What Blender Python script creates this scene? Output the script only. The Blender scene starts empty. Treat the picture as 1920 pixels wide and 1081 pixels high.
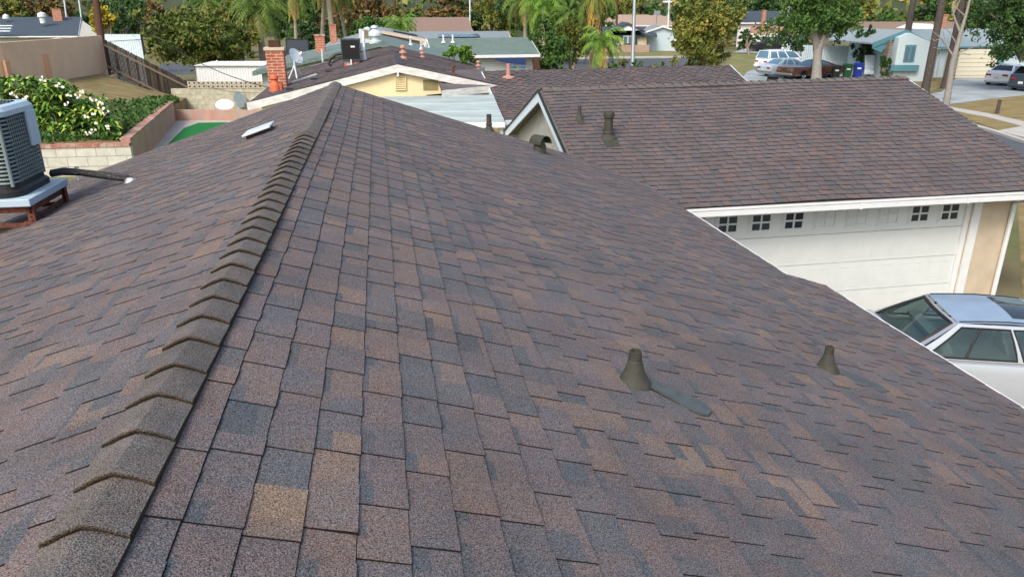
import bpy, math, random
import numpy as np
from mathutils import Vector, Matrix, Euler
R = math.radians
random.seed(7)
sc = bpy.context.scene
col = sc.collection

# ---------------------------------------------------------------- camera, sky, sun, exposure
CZ = 5.35
PITCH = math.atan(525 / 1400)
cam = bpy.data.cameras.new('camera'); camo = bpy.data.objects.new('camera', cam); col.objects.link(camo)
cam.sensor_width = 36; cam.lens = 1400 / 1920 * 36
cam.clip_start = 0.05; cam.clip_end = 3000
camo.location = (0, 0, CZ); camo.rotation_euler = (math.pi / 2 - PITCH, 0, 0)
sc.camera = camo
SUN_EL, SUN_AZ = R(46), R(205)
w = bpy.data.worlds.new('World'); sc.world = w; w.use_nodes = True
nt = w.node_tree; bgn = nt.nodes['Background']
sky = nt.nodes.new('ShaderNodeTexSky'); sky.sky_type = 'NISHITA'; sky.sun_disc = False
sky.sun_elevation = SUN_EL; sky.sun_rotation = SUN_AZ; sky.air_density = 1.2; sky.dust_density = 4.0; sky.ozone_density = 1.0
nt.links.new(sky.outputs[0], bgn.inputs[0]); bgn.inputs[1].default_value = 0.15
sl = bpy.data.lights.new('sun', 'SUN'); so = bpy.data.objects.new('sun', sl); col.objects.link(so)
sl.energy = 1.45; sl.angle = R(20); sl.color = (1, .95, .88)
so.rotation_euler = Vector((-math.sin(SUN_AZ) * math.cos(SUN_EL), -math.cos(SUN_AZ) * math.cos(SUN_EL), -math.sin(SUN_EL))).to_track_quat('-Z', 'Y').to_euler()
so.location = (0, 0, 30)
sc.view_settings.view_transform = 'Standard'; sc.view_settings.look = 'None'
sc.view_settings.exposure = 0.62; sc.view_settings.gamma = 1
cyc = sc.cycles
cyc.max_bounces = 6; cyc.transparent_max_bounces = 10; cyc.caustics_reflective = False; cyc.caustics_refractive = False

# ---------------------------------------------------------------- geometry helpers
c_, s_ = math.cos(PITCH), math.sin(PITCH)
def ray(x, y):
    u = (540 - y) / 1400
    return Vector(((x - 960) / 1400, c_ + u * s_, -s_ + u * c_))
def pd(x, y, d): return Vector((0, 0, CZ)) + ray(x, y) * d          # surveyed point: photo position + distance
def pz(x, y, z=0.0):
    r = ray(x, y); return Vector((0, 0, CZ)) + r * ((z - CZ) / r.z)  # surveyed point: photo position + height
YAW = math.atan(.1814 / 1.068)
A = Vector((-math.sin(YAW), math.cos(YAW), 0)); B = Vector((math.cos(YAW), math.sin(YAW), 0)); Z = Vector((0, 0, 1))
def ab(a, b, z=0): return A * a + B * b + Z * z
def lerp(p, q, t): return p + (q - p) * t

class MB:
    def __init__(s): s.v = []; s.f = []; s.m = []; s.t = []
    def add(s, vs, fs, m=0, t=.5):
        o = len(s.v); s.v.extend([tuple(v) for v in vs])
        for f in fs: s.f.append([i + o for i in f]); s.m.append(m); s.t.append(t)
    def quad(s, a, b, c, d, m=0, t=.5): s.add([a, b, c, d], [(0, 1, 2, 3)], m, t)
    def poly(s, pts, m=0, t=.5): s.add(pts, [tuple(range(len(pts)))], m, t)
    def obox(s, o, x, y, z, m=0, t=.5):
        o, x, y, z = Vector(o), Vector(x), Vector(y), Vector(z)
        s.add([o, o + x, o + x + y, o + y, o + z, o + x + z, o + x + y + z, o + y + z],
              [(0, 3, 2, 1), (4, 5, 6, 7), (0, 1, 5, 4), (1, 2, 6, 5), (2, 3, 7, 6), (3, 0, 4, 7)], m, t)
    def box(s, cx, cy, cz, sx, sy, sz, m=0, t=.5, rz=0):
        x = Vector((math.cos(rz), math.sin(rz), 0)); y = Vector((-math.sin(rz), math.cos(rz), 0))
        s.obox(Vector((cx, cy, cz)) - x * sx / 2 - y * sy / 2 - Z * sz / 2, x * sx, y * sy, Z * sz, m, t)
    def prism(s, pts, vec, m=0, t=.5):
        n = len(pts); pts = [Vector(p) for p in pts]; vec = Vector(vec)
        s.add(pts + [p + vec for p in pts], [tuple(range(n))[::-1], tuple(range(n, 2 * n))] + [(i, (i + 1) % n, (i + 1) % n + n, i + n) for i in range(n)], m, t)
    def beam(s, p, q, wd, ht, m=0, t=.5, up=Z):
        p, q = Vector(p), Vector(q); d = (q - p).normalized(); sd = d.cross(up).normalized(); u = sd.cross(d)
        s.obox(p - sd * wd / 2 - u * ht / 2, q - p, sd * wd, u * ht, m, t)
    def tube(s, pts, r, n=8, m=0, t=.5, cap=True):
        pts = [Vector(p) for p in pts]; k = len(pts); rs = r if isinstance(r, (list, tuple)) else [r] * k
        vs = []; ref = None
        for i, p in enumerate(pts):
            d = (pts[min(i + 1, k - 1)] - pts[max(i - 1, 0)]).normalized()
            if ref is None: ref = Vector((1, 0, 0)) if abs(d.x) < .8 else Vector((0, 1, 0))
            a = d.cross(ref).normalized(); b = d.cross(a); ref = -b.cross(d).normalized() if False else ref
            for j in range(n):
                th = 2 * math.pi * j / n; vs.append(p + (a * math.cos(th) + b * math.sin(th)) * rs[i])
        fs = [(i * n + j, i * n + (j + 1) % n, (i + 1) * n + (j + 1) % n, (i + 1) * n + j) for i in range(k - 1) for j in range(n)]
        if cap: fs += [tuple(range(n))[::-1], tuple(range((k - 1) * n, k * n))]
        s.add(vs, fs, m, t)
    def lathe(s, prof, c, n=20, ax=Z, m=0, t=.5):
        s.tube_prof(prof, Vector(c), n, Vector(ax).normalized(), m, t)
    def tube_prof(s, prof, c, n, ax, m, t):
        ref = Vector((1, 0, 0)) if abs(ax.x) < .8 else Vector((0, 1, 0)); a = ax.cross(ref).normalized(); b = ax.cross(a); vs = []
        for r, h in prof:
            for j in range(n):
                th = 2 * math.pi * j / n; vs.append(c + ax * h + (a * math.cos(th) + b * math.sin(th)) * max(r, 1e-4))
        k = len(prof)
        s.add(vs, [(i * n + j, i * n + (j + 1) % n, (i + 1) * n + (j + 1) % n, (i + 1) * n + j) for i in range(k - 1) for j in range(n)], m, t)
    def grid(s, fn, us, vs_, m=0, t=.5, skip=()):
        o = []; nu, nv = len(us), len(vs_)
        for u in us:
            for v in vs_: o.append(fn(u, v))
        fs = [(i * nv + j, (i + 1) * nv + j, (i + 1) * nv + j + 1, i * nv + j + 1) for i in range(nu - 1) for j in range(nv - 1) if (i, j) not in skip]
        s.add(o, fs, m, t)
    def build(s, name, mats, root=None, smooth=False, ang=38, bevel=0, solid=0, local=False):
        me = bpy.data.meshes.new(name); v = s.v
        if root is not None and not local:
            M = wm(root).inverted(); v = [tuple(M @ Vector(p)) for p in v]
        me.from_pydata(v, [], s.f)
        if not isinstance(mats, (list, tuple)): mats = [mats]
        for m in mats: me.materials.append(m)
        me.polygons.foreach_set('material_index', s.m)
        at = me.attributes.new('tint', 'FLOAT', 'FACE'); at.data.foreach_set('value', s.t)
        if smooth: me.polygons.foreach_set('use_smooth', [True] * len(s.f))
        me.update()
        o = bpy.data.objects.new(name, me); col.objects.link(o)
        if root is not None: o.parent = root
        if solid:
            md = o.modifiers.new('solid', 'SOLIDIFY'); md.thickness = solid
        if bevel:
            md = o.modifiers.new('bevel', 'BEVEL'); md.width = bevel; md.segments = 2; md.limit_method = 'ANGLE'
        if smooth:
            try: me.set_sharp_from_angle(angle=R(ang))
            except Exception: pass
        return o
def wm(o):
    M = o.matrix_basis.copy()
    return wm(o.parent) @ M if o.parent else M
def tag(o, label=None, cat=None, group=None, kind=None):
    if label: o['label'] = label
    if cat: o['category'] = cat
    if group: o['group'] = group
    if kind: o['kind'] = kind
    return o
def thing(name, label, cat, loc=(0, 0, 0), rz=0, group=None):
    o = bpy.data.objects.new(name, None); col.objects.link(o); o.location = loc; o.rotation_euler = (0, 0, rz); o.empty_display_size = .2
    return tag(o, label, cat, group)
def kids(o): return [c for c in list(bpy.data.objects) if c.parent == o]
def copy_tree(o, parent=None):
    ch = kids(o); c = o.copy(); col.objects.link(c)
    if parent: c.parent = parent
    for k in ch: copy_tree(k, c)
    return c

# ---------------------------------------------------------------- materials
def mat(name, base, rough=.85, metal=0, noise=0, scale=6, spec=.3, bump=0, bscale=40, coat=0, tint=None, speck=0, sscale=300, alpha=None, trans=0, obj=True, stretch=(1, 1, 1), base2=None):
    m = bpy.data.materials.new(name); m.use_nodes = True; n = m.node_tree.nodes; l = m.node_tree.links
    p = n['Principled BSDF']; p.inputs['Roughness'].default_value = rough; p.inputs['Metallic'].default_value = metal
    p.inputs['Specular IOR Level'].default_value = spec; p.inputs['Coat Weight'].default_value = coat; p.inputs['Coat Roughness'].default_value = .06
    tc = n.new('ShaderNodeTexCoord'); mp = n.new('ShaderNodeMapping'); mp.inputs['Scale'].default_value = stretch
    l.new(tc.outputs['Object'], mp.inputs[0]); co = mp.outputs[0]
    def mix(mode, fac, a, b):
        x = n.new('ShaderNodeMix'); x.data_type = 'RGBA'; x.blend_type = mode; x.clamp_result = False
        for sock, val in ((x.inputs[0], fac), (x.inputs[6], a), (x.inputs[7], b)):
            if hasattr(val, 'node'): l.new(val, sock)
            else: sock.default_value = val if not isinstance(val, tuple) else (*val, 1)
        return x.outputs[2]
    cur = base
    mott = base2 is None and speck and tint
    if tint:
        at = n.new('ShaderNodeAttribute'); at.attribute_name = 'tint'; rp = n.new('ShaderNodeValToRGB'); e = rp.color_ramp.elements
        while len(e) < len(tint): e.new(.5)
        for i, (ps, cl) in enumerate(tint): e[i].position = ps; e[i].color = (*cl, 1)
        l.new(at.outputs['Fac'], rp.inputs[0]); cur = rp.outputs[0]
    if base2 is not None:
        nz = n.new('ShaderNodeTexNoise'); nz.inputs['Scale'].default_value = scale; nz.inputs['Detail'].default_value = 6; l.new(co, nz.inputs[0])
        rp = n.new('ShaderNodeValToRGB'); rp.color_ramp.elements[0].position = .4; rp.color_ramp.elements[1].position = .62; l.new(nz.outputs[0], rp.inputs[0])
        cur = mix('MIX', rp.outputs[0], cur, base2)
    if mott:
        for sc_m, col_m, amt in ((9, (1.16, 1.0, .88), .8), (5, (.88, .99, 1.08), .8)):
            nz = n.new('ShaderNodeTexNoise'); nz.inputs['Scale'].default_value = sc_m; nz.inputs['Detail'].default_value = 8; nz.inputs['Roughness'].default_value = .7; l.new(co, nz.inputs[0])
            rp = n.new('ShaderNodeMapRange'); rp.inputs[1].default_value = .45; rp.inputs[2].default_value = .68; rp.inputs[4].default_value = amt; l.new(nz.outputs[0], rp.inputs[0]); cur = mix('MULTIPLY', rp.outputs[0], cur, col_m)
    if noise:
        nz = n.new('ShaderNodeTexNoise'); nz.inputs['Scale'].default_value = scale * 1.7; nz.inputs['Detail'].default_value = 5; l.new(co, nz.inputs[0])
        mr = n.new('ShaderNodeMapRange'); mr.inputs[1].default_value = .25; mr.inputs[2].default_value = .75; mr.inputs[3].default_value = 1 - noise; mr.inputs[4].default_value = 1 + noise
        l.new(nz.outputs[0], mr.inputs[0]); cur = mix('MULTIPLY', 1.0, cur, mr.outputs[0])
    if speck:
        nz = n.new('ShaderNodeTexNoise'); nz.inputs['Scale'].default_value = sscale; nz.inputs['Detail'].default_value = 2; nz.inputs['Roughness'].default_value = .8; l.new(co, nz.inputs[0])
        mr = n.new('ShaderNodeMapRange'); mr.inputs[1].default_value = .36; mr.inputs[2].default_value = .64; mr.inputs[3].default_value = 1 - speck; mr.inputs[4].default_value = 1 + speck
        l.new(nz.outputs[0], mr.inputs[0]); cur = mix('MULTIPLY', 1.0, cur, mr.outputs[0])
    if hasattr(cur, 'node'): l.new(cur, p.inputs['Base Color'])
    else: p.inputs['Base Color'].default_value = (*cur, 1)
    if bump:
        nz = n.new('ShaderNodeTexNoise'); nz.inputs['Scale'].default_value = bscale; nz.inputs['Detail'].default_value = 4; l.new(co, nz.inputs[0])
        bp = n.new('ShaderNodeBump'); bp.inputs['Strength'].default_value = bump; bp.inputs['Distance'].default_value = .02; l.new(nz.outputs[0], bp.inputs['Height']); l.new(bp.outputs[0], p.inputs['Normal'])
    if trans:
        tr = n.new('ShaderNodeBsdfTransparent'); tr.inputs[0].default_value = (.75, .88, .86, 1); ms = n.new('ShaderNodeMixShader'); ms.inputs[0].default_value = trans
        l.new(p.outputs[0], ms.inputs[1]); l.new(tr.outputs[0], ms.inputs[2]); l.new(ms.outputs[0], n['Material Output'].inputs[0])
    return m
def brick_mat(name, c1, c2, mortar, bw, bh, ms=.012, ax='xz', rz=0, noise=.15, bump=.4, rough=.9):
    m = mat(name, c1, rough); n = m.node_tree.nodes; l = m.node_tree.links; p = n['Principled BSDF']
    tc = n.new('ShaderNodeTexCoord'); sp = n.new('ShaderNodeSeparateXYZ'); cb = n.new('ShaderNodeCombineXYZ')
    mp = n.new('ShaderNodeMapping'); mp.inputs['Rotation'].default_value = (0, 0, -rz)
    l.new(tc.outputs['Object'], mp.inputs[0]); l.new(mp.outputs[0], sp.inputs[0])
    ad = n.new('ShaderNodeMath'); ad.operation = 'ADD'; l.new(sp.outputs[0], ad.inputs[0]); l.new(sp.outputs[1], ad.inputs[1])
    l.new(ad.outputs[0], cb.inputs[0]); l.new(sp.outputs[2], cb.inputs[1])
    b = n.new('ShaderNodeTexBrick'); b.inputs['Scale'].default_value = 1; b.inputs['Brick Width'].default_value = bw; b.inputs['Row Height'].default_value = bh
    b.inputs['Mortar Size'].default_value = ms; b.inputs['Color1'].default_value = (*c1, 1); b.inputs['Color2'].default_value = (*c2, 1); b.inputs['Mortar'].default_value = (*mortar, 1)
    l.new(cb.outputs[0], b.inputs[0])
    nz = n.new('ShaderNodeTexNoise'); nz.inputs['Scale'].default_value = 5; nz.inputs['Detail'].default_value = 6; l.new(tc.outputs['Object'], nz.inputs[0])
    mr = n.new('ShaderNodeMapRange'); mr.inputs[1].default_value = .3; mr.inputs[2].default_value = .7; mr.inputs[3].default_value = 1 - noise; mr.inputs[4].default_value = 1 + noise; l.new(nz.outputs[0], mr.inputs[0])
    x = n.new('ShaderNodeMix'); x.data_type = 'RGBA'; x.blend_type = 'MULTIPLY'; x.inputs[0].default_value = 1; l.new(b.outputs[0], x.inputs[6]); l.new(mr.outputs[0], x.inputs[7]); l.new(x.outputs[2], p.inputs['Base Color'])
    bp = n.new('ShaderNodeBump'); bp.inputs['Strength'].default_value = bump; bp.inputs['Distance'].default_value = .01; bp.invert = True; l.new(b.outputs[1], bp.inputs['Height']); l.new(bp.outputs[0], p.inputs['Normal'])
    return m
def shingle_mat(name, k=1.0, warm=1.0, speck=.72, sscale=215):
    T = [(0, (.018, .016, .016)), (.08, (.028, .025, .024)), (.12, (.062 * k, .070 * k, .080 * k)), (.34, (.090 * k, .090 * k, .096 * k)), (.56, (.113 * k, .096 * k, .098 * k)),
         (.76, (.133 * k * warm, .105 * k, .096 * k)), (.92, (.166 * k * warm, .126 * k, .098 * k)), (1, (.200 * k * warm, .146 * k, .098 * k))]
    return mat(name, (.1, .1, .1), .93, tint=T, noise=.16, scale=1.3, speck=speck, sscale=sscale, bump=.5, bscale=260, spec=.12)
M = {}
M['shingle'] = shingle_mat('shingle', 1.34); M['shingle_wing'] = shingle_mat('shingle_wing', 1.12, 1.04, .5, 160)
M['shingle_far'] = shingle_mat('shingle_far', 1.2, 1.1, .3, 40)
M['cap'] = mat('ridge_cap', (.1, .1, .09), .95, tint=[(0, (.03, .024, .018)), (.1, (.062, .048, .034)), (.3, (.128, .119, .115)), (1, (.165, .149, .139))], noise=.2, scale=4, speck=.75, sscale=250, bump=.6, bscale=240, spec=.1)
M['white'] = mat('white_paint', (.68, .70, .70), .55, noise=.05, scale=3)
M['white_old'] = mat('weathered_white', (.68, .68, .65), .75, base2=(.56, .55, .52), scale=3.5, noise=.08, stretch=(1, 1, 3))
M['bluewhite'] = mat('pale_trim', (.60, .70, .76), .6, noise=.05)
M['garage'] = mat('garage_white', (.64, .67, .65), .5, noise=.04, scale=2)
M['stucco'] = mat('beige_stucco', (.56, .47, .35), .95, noise=.12, scale=2, bump=.6, bscale=120)
M['stucco_grey'] = mat('grey_stucco', (.40, .40, .35), .95, noise=.14, scale=3, bump=.5, bscale=120)
M['soffit'] = mat('soffit', (.22, .20, .17), .9, noise=.15)
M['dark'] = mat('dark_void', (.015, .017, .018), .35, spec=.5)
M['black'] = mat('black_plastic', (.02, .02, .022), .5)
M['olive'] = mat('painted_flashing', (.050, .050, .038), .7, noise=.25, scale=12, bump=.2)
M['slate'] = mat('flashing_patch', (.066, .082, .088), .85, noise=.2, scale=9, speck=.3)
M['acgrey'] = mat('ac_grey', (.16, .22, .245), .5, metal=.2, noise=.08)
M['acdark'] = mat('ac_louver', (.20, .25, .25), .55, metal=.2)
M['acpan'] = mat('ac_pan', (.42, .54, .62), .45, noise=.06)
M['rust'] = mat('rusty_steel', (.17, .055, .035), .85, noise=.35, scale=14, base2=(.10, .04, .03), bump=.4)
M['redpaint'] = mat('red_oxide_paint', (.33, .09, .06), .7, noise=.12)
M['foil'] = mat('foil', (.75, .76, .76), .3, metal=.9, noise=.2, scale=30, bump=1, bscale=60)
M['tar'] = mat('tar_wrap', (.012, .012, .012), .35, bump=1.0, bscale=50, spec=.6)
M['metal'] = mat('pale_metal', (.62, .68, .70), .45, metal=.3, noise=.1)
M['yellow'] = mat('pale_yellow_wall', (.80, .66, .40), .85, noise=.05, scale=1.5)
M['plywood'] = mat('plywood', (.26, .22, .11), .8, noise=.2)
M['cover'] = mat('patio_sheet', (.38, .45, .44), .6, base2=(.30, .36, .35), scale=.9, noise=.08, stretch=(1, 3, 1))
M['brick'] = brick_mat('chimney_brick', (.42, .12, .06), (.34, .09, .05), (.5, .36, .28), .26, .09, .012, rz=YAW)
M['brickd'] = brick_mat('dark_brick', (.12, .06, .05), (.20, .14, .12), (.3, .28, .26), .3, .12, .02)
M['orange'] = mat('red_orange_paint', (.55, .13, .06), .6, noise=.2)
M['pinkpipe'] = mat('pink_primer', (.46, .24, .19), .8, noise=.15)
M['block'] = brick_mat('block_wall', (.56, .56, .48), (.52, .51, .44), (.34, .33, .29), .72, .33, .016, noise=.1)
M['blockfar'] = brick_mat('tan_block_wall', (.44, .42, .31), (.41, .39, .29), (.33, .31, .24), .6, .28, .012, noise=.22)
M['breeze'] = mat('breeze_block', (.45, .41, .32), .9, noise=.15)
M['bluepatch'] = mat('blue_grey_paint_patch', (.20, .25, .27), .9, noise=.15)
M['pink'] = mat('pink_stucco', (.47, .25, .19), .92, base2=(.40, .30, .25), scale=1.5, noise=.14, bump=.4, stretch=(1, 1, .4))
M['redcap'] = mat('red_cap', (.34, .13, .09), .85, base2=(.45, .33, .27), scale=3)
M['tanwall'] = mat('tan_stucco_wall', (.70, .49, .34), .95, noise=.07, scale=.8, bump=.3, bscale=60)
M['orangewall'] = mat('tan_pilaster', (.64, .37, .23), .95, noise=.06)
M['fence'] = mat('dark_weathered_wood', (.060, .046, .036), .9, tint=[(0, (.022, .018, .015)), (1, (.065, .05, .04))], noise=.35, scale=5, stretch=(4, 4, .6))
M['wood'] = mat('brown_wood', (.075, .035, .022), .9, noise=.2, scale=4, stretch=(3, 3, .4))
M['woodpale'] = mat('pale_wood', (.16, .125, .09), .9, noise=.2)
M['concrete'] = mat('concrete', (.42, .40, .36), .9, noise=.12, scale=.8, bump=.2)
M['drive'] = mat('driveway_concrete', (.34, .38, .40), .85, noise=.15, scale=.5, base2=(.27, .30, .31))
M['asphalt'] = mat('asphalt', (.085, .095, .105), .9, noise=.12, scale=.4, speck=.2, sscale=12)
M['ground'] = mat('ground', (.17, .145, .075), 1, base2=(.12, .13, .05), scale=.25, noise=.25, bump=.4, bscale=20)
M['drygrass'] = mat('dry_grass', (.26, .19, .085), 1, base2=(.18, .155, .065), scale=.7, noise=.3, bump=.8, bscale=24, stretch=(1, 2.5, 1))
M['lawn'] = mat('lawn', (.15, .17, .06), 1, base2=(.24, .19, .085), scale=.35, noise=.25, bump=.6, bscale=14)
M['turf'] = mat('artificial_turf', (.010, .16, .035), .95, noise=.12, scale=3, bump=.5, bscale=80)
M['farmass'] = mat('distant_hill', (.05, .065, .03), 1, noise=.4, scale=.05)
M['slateroof'] = mat('slate_grey_roof', (.052, .072, .092), .9, noise=.15, scale=1, speck=.25, sscale=14)
M['tealroof'] = mat('green_grey_roof', (.135, .185, .175), .9, noise=.12, scale=.8, speck=.2, sscale=10)
M['greenroof'] = mat('green_roof', (.125, .175, .155), .9, noise=.1, scale=.8, speck=.2, sscale=10)
M['greyroof'] = mat('light_grey_roof', (.22, .26, .28), .9, noise=.1, speck=.15, sscale=10)
M['brownroof'] = mat('brown_roof', (.24, .165, .125), .9, noise=.12, speck=.2, sscale=9)
M['tanroof'] = mat('tan_roof', (.36, .27, .21), .9, noise=.1, speck=.15, sscale=8)
M['orangeroof'] = mat('terracotta_roof', (.40, .20, .13), .9, noise=.12, speck=.2, sscale=8)
M['teal'] = mat('teal_trim', (.085, .22, .27), .6, noise=.06)
M['paleblue'] = mat('pale_blue_wall', (.47, .57, .61), .85, noise=.05)
M['paleteal'] = mat('pale_teal_roof', (.25, .31, .33), .9, noise=.1, speck=.12, sscale=8)
M['cream'] = mat('cream_wall', (.70, .60, .42), .9, noise=.08)
M['creamdoor'] = mat('cream_garage_door', (.62, .59, .47), .7, noise=.03)
M['solar'] = mat('solar_panel', (.02, .035, .07), .2, spec=.6)
M['glassd'] = mat('dark_window', (.03, .04, .05), .12, spec=.6)
M['glassb'] = mat('window_blue', (.10, .15, .19), .15, spec=.6)
M['brownfascia'] = mat('cream_fascia', (.55, .46, .36), .8, noise=.1)
M['galv'] = mat('galvanised_pole', (.27, .30, .31), .5, metal=.4)
M['binblack'] = mat('bin_black', (.018, .02, .02), .5); M['bingreen'] = mat('bin_green', (.02, .09, .03), .5); M['binblue'] = mat('bin_blue', (.015, .035, .30), .45)
M['rubber'] = mat('tyre_rubber', (.015, .015, .016), .8)
M['chrome'] = mat('chrome', (.65, .68, .7), .18, metal=.95)
M['tail'] = mat('red_lens', (.35, .02, .02), .25, spec=.6)
M['lens'] = mat('clear_lens', (.6, .62, .62), .15, spec=.7)
M['carglass'] = mat('car_glass', (.02, .045, .045), .04, spec=.9, trans=.42)
M['carglass_dark'] = mat('car_glass_dark', (.012, .015, .018), .06, spec=.8)
M['carglass_blue'] = mat('car_glass_blue', (.10, .20, .27), .05, spec=1)
M['silver'] = mat('silver_car_paint', (.46, .49, .52), .30, metal=.45, coat=.6, noise=.02)
M['roofpaint'] = mat('oxidised_blue_paint', (.27, .36, .47), .5, metal=.2, coat=.25, noise=.07, scale=2)
M['carwhite'] = mat('white_car_paint', (.78, .80, .82), .3, coat=.6)
M['carpale'] = mat('pale_silver_car_paint', (.52, .62, .68), .3, metal=.3, coat=.5)
M['carbrown'] = mat('brown_car_paint', (.17, .07, .035), .3, metal=.2, coat=.6)
M['carblue'] = mat('blue_car_paint', (.05, .16, .30), .3, coat=.6)
M['carblack'] = mat('black_car_paint', (.015, .016, .018), .25, coat=.6)
M['carnavy'] = mat('dark_slate_car_paint', (.035, .05, .075), .3, coat=.6)
M['vinyl'] = mat('vinyl_top', (.10, .17, .24), .5)
M['seat'] = mat('car_seat', (.42, .46, .44), .9); M['interior'] = mat('car_interior', (.05, .07, .075), .9)
M['bark'] = mat('bark', (.20, .17, .13), .95, noise=.3, scale=5, bump=.8, bscale=18, stretch=(2, 2, .5))
M['barkgrey'] = mat('pale_grey_bark', (.22, .205, .18), .95, noise=.25, scale=5, bump=.7, bscale=18)
M['palmbark'] = mat('palm_bark', (.065, .055, .048), .95, noise=.35, scale=3, bump=1, bscale=16, stretch=(1, 1, 3))
M['palmpale'] = mat('palm_pale_trunk', (.33, .29, .22), .95, noise=.25, scale=3, bump=1, bscale=16, stretch=(1, 1, 3))
M['twig'] = mat('bare_pale_wood', (.22, .20, .18), .95, noise=.2)
M['flower'] = mat('white_petal', (.85, .84, .74), .6)
M['board'] = mat('backboard', (.05, .06, .08), .3)
M['tarp'] = mat('navy_panel', (.02, .04, .12), .5)
def leafmat(name, cs, rough=.6):
    return mat(name, cs[0], rough, tint=[(i / (len(cs) - 1), tuple(min(.6, v * 1.6) for v in c)) for i, c in enumerate(cs)], spec=.25)
L = {}
L['green'] = leafmat('leaf_green', [(.018, .045, .010), (.04, .085, .018), (.075, .13, .028)])
L['deep'] = leafmat('leaf_deep', [(.012, .03, .009), (.026, .058, .016), (.05, .09, .022)])
L['olive'] = leafmat('leaf_olive', [(.035, .05, .010), (.075, .095, .018), (.14, .14, .028), (.24, .15, .03)])
L['rust'] = leafmat('leaf_rust', [(.03, .045, .010), (.055, .085, .014), (.085, .10, .02), (.14, .06, .025)])
L['bright'] = leafmat('leaf_bright', [(.035, .085, .012), (.075, .15, .02), (.13, .22, .03)])
L['plum'] = leafmat('plumeria_leaf', [(.02, .06, .012), (.05, .12, .018), (.09, .18, .03), (.36, .42, .07)], .45)
L['palm'] = leafmat('palm_leaf', [(.03, .06, .012), (.07, .12, .022), (.14, .18, .035)])
L['dead'] = leafmat('dead_frond', [(.12, .075, .03), (.30, .19, .05), (.5, .34, .06)])
L['yellow'] = leafmat('leaf_yellow', [(.10, .10, .015), (.30, .22, .02), (.5, .34, .03)])
L['brown'] = leafmat('leaf_brown', [(.05, .045, .015), (.10, .07, .025), (.15, .09, .03)])
L['cover'] = leafmat('groundcover_leaf', [(.015, .04, .010), (.035, .08, .015), (.06, .12, .025)])

# ---------------------------------------------------------------- shingle builder
def wob(a, u): return .007 * math.sin(a * 1.3 + u * .7) + .003 * math.sin(a * 2.6 - u * 2.3 + 1)
def shingles(fn, ext, S, expo=.1395, seed=1, wmin=.075, wmax=.22, hi=.0045, butt=.0062, wobk=1.0, up=Z, mb=None, detail=True, bluep=.38, con=.70):
    """fn(a,u)->world point on the deck, ext(u)->(a0,a1); u is measured down the slope."""
    rd = random.Random(seed); mb = mb or MB(); k = 0; u1 = S
    while u1 > 0.001:
        u0 = max(0, u1 - expo); a0, a1 = ext((u0 + u1) / 2)
        def P(a, u, h):
            f = (u - u0) / max(1e-5, (u1 - u0)); return fn(a, u) + up * (h + .0015 + butt * f + wobk * wob(a, u))
        je = u1 + rd.uniform(-.002, .002)
        # base sheet of the course + butt
        n = max(1, int((a1 - a0) / .3)); xs = [a0 + (a1 - a0) * i / n for i in range(n + 1)]
        for i in range(n):
            x0, x1 = xs[i], xs[i + 1]
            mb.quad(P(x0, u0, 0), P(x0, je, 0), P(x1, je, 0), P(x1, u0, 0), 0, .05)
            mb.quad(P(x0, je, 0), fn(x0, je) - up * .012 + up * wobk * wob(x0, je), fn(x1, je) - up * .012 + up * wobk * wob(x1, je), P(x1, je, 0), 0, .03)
        a = a0 - rd.uniform(0, .15); high = rd.random() < .5; mood = rd.uniform(-.06, .06)
        while a < a1:
            wd = rd.uniform(wmin, wmax); x0 = max(a, a0); x1 = min(a + wd, a1); a += wd
            if x1 - x0 < .01: continue
            high = not high
            h = hi if high else .0018
            g = rd.random()
            t = (rd.uniform(.34, .62) if g < .5 else rd.uniform(.6, .8) if g < .78 else rd.uniform(.78, .97) if g < .89 else rd.uniform(.18, .34)) + mood
            t = .55 + (t - .55) * con; t = min(.84, max(.13, t)); gp = .0016 if detail else .001
            y0, y1 = u0, je + (rd.uniform(.0005, .004) if high else -.001)
            xa, xb = x0 + gp, x1 - gp; sk = rd.uniform(-.003, .003)
            if detail and rd.random() < bluep:
                um = y0 + rd.uniform(.02, .055) if rd.random() < .85 else y0 + (y1 - y0) * rd.uniform(.4, .9); xm = xb if rd.random() < .5 else lerp(xa, xb, rd.uniform(.3, .8)); tb = .5 - .34 * con + rd.uniform(-.05, .05)
                flip = rd.random() < .5
                if flip and xm != xb: c = [(xm, xb, y0, um, tb), (xa, xm, y0, um, t), (xa, xb, um, y1, t)]
                else: c = [(xa, xm, y0, um, tb), (xm, xb, y0, um, t), (xa, xb, um, y1, t)]
                for q in c:
                    if q[1] - q[0] > .002: mb.quad(P(q[0], q[2], h), P(q[0], q[3], h), P(q[1], q[3], h), P(q[1], q[2], h), 0, q[4])
            elif detail and rd.random() < .3:
                xm = lerp(xa, xb, rd.uniform(.3, .7)); t2 = min(1, max(.13, t + rd.uniform(-.14, .14) * con))
                mb.quad(P(xa, y0, h), P(xa, y1, h), P(xm, y1, h), P(xm, y0, h), 0, t); mb.quad(P(xm, y0, h), P(xm, y1, h), P(xb, y1, h), P(xb, y0, h), 0, t2)
            else: mb.quad(P(xa, y0, h), P(xa + sk, y1, h), P(xb + sk, y1, h), P(xb, y0, h), 0, t)
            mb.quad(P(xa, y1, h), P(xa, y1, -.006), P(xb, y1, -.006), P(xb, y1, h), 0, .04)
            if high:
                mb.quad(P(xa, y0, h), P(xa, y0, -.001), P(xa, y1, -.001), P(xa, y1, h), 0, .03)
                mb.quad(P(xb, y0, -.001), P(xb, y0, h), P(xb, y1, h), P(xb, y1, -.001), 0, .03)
        u1 -= expo; k += 1
    return mb
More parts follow.
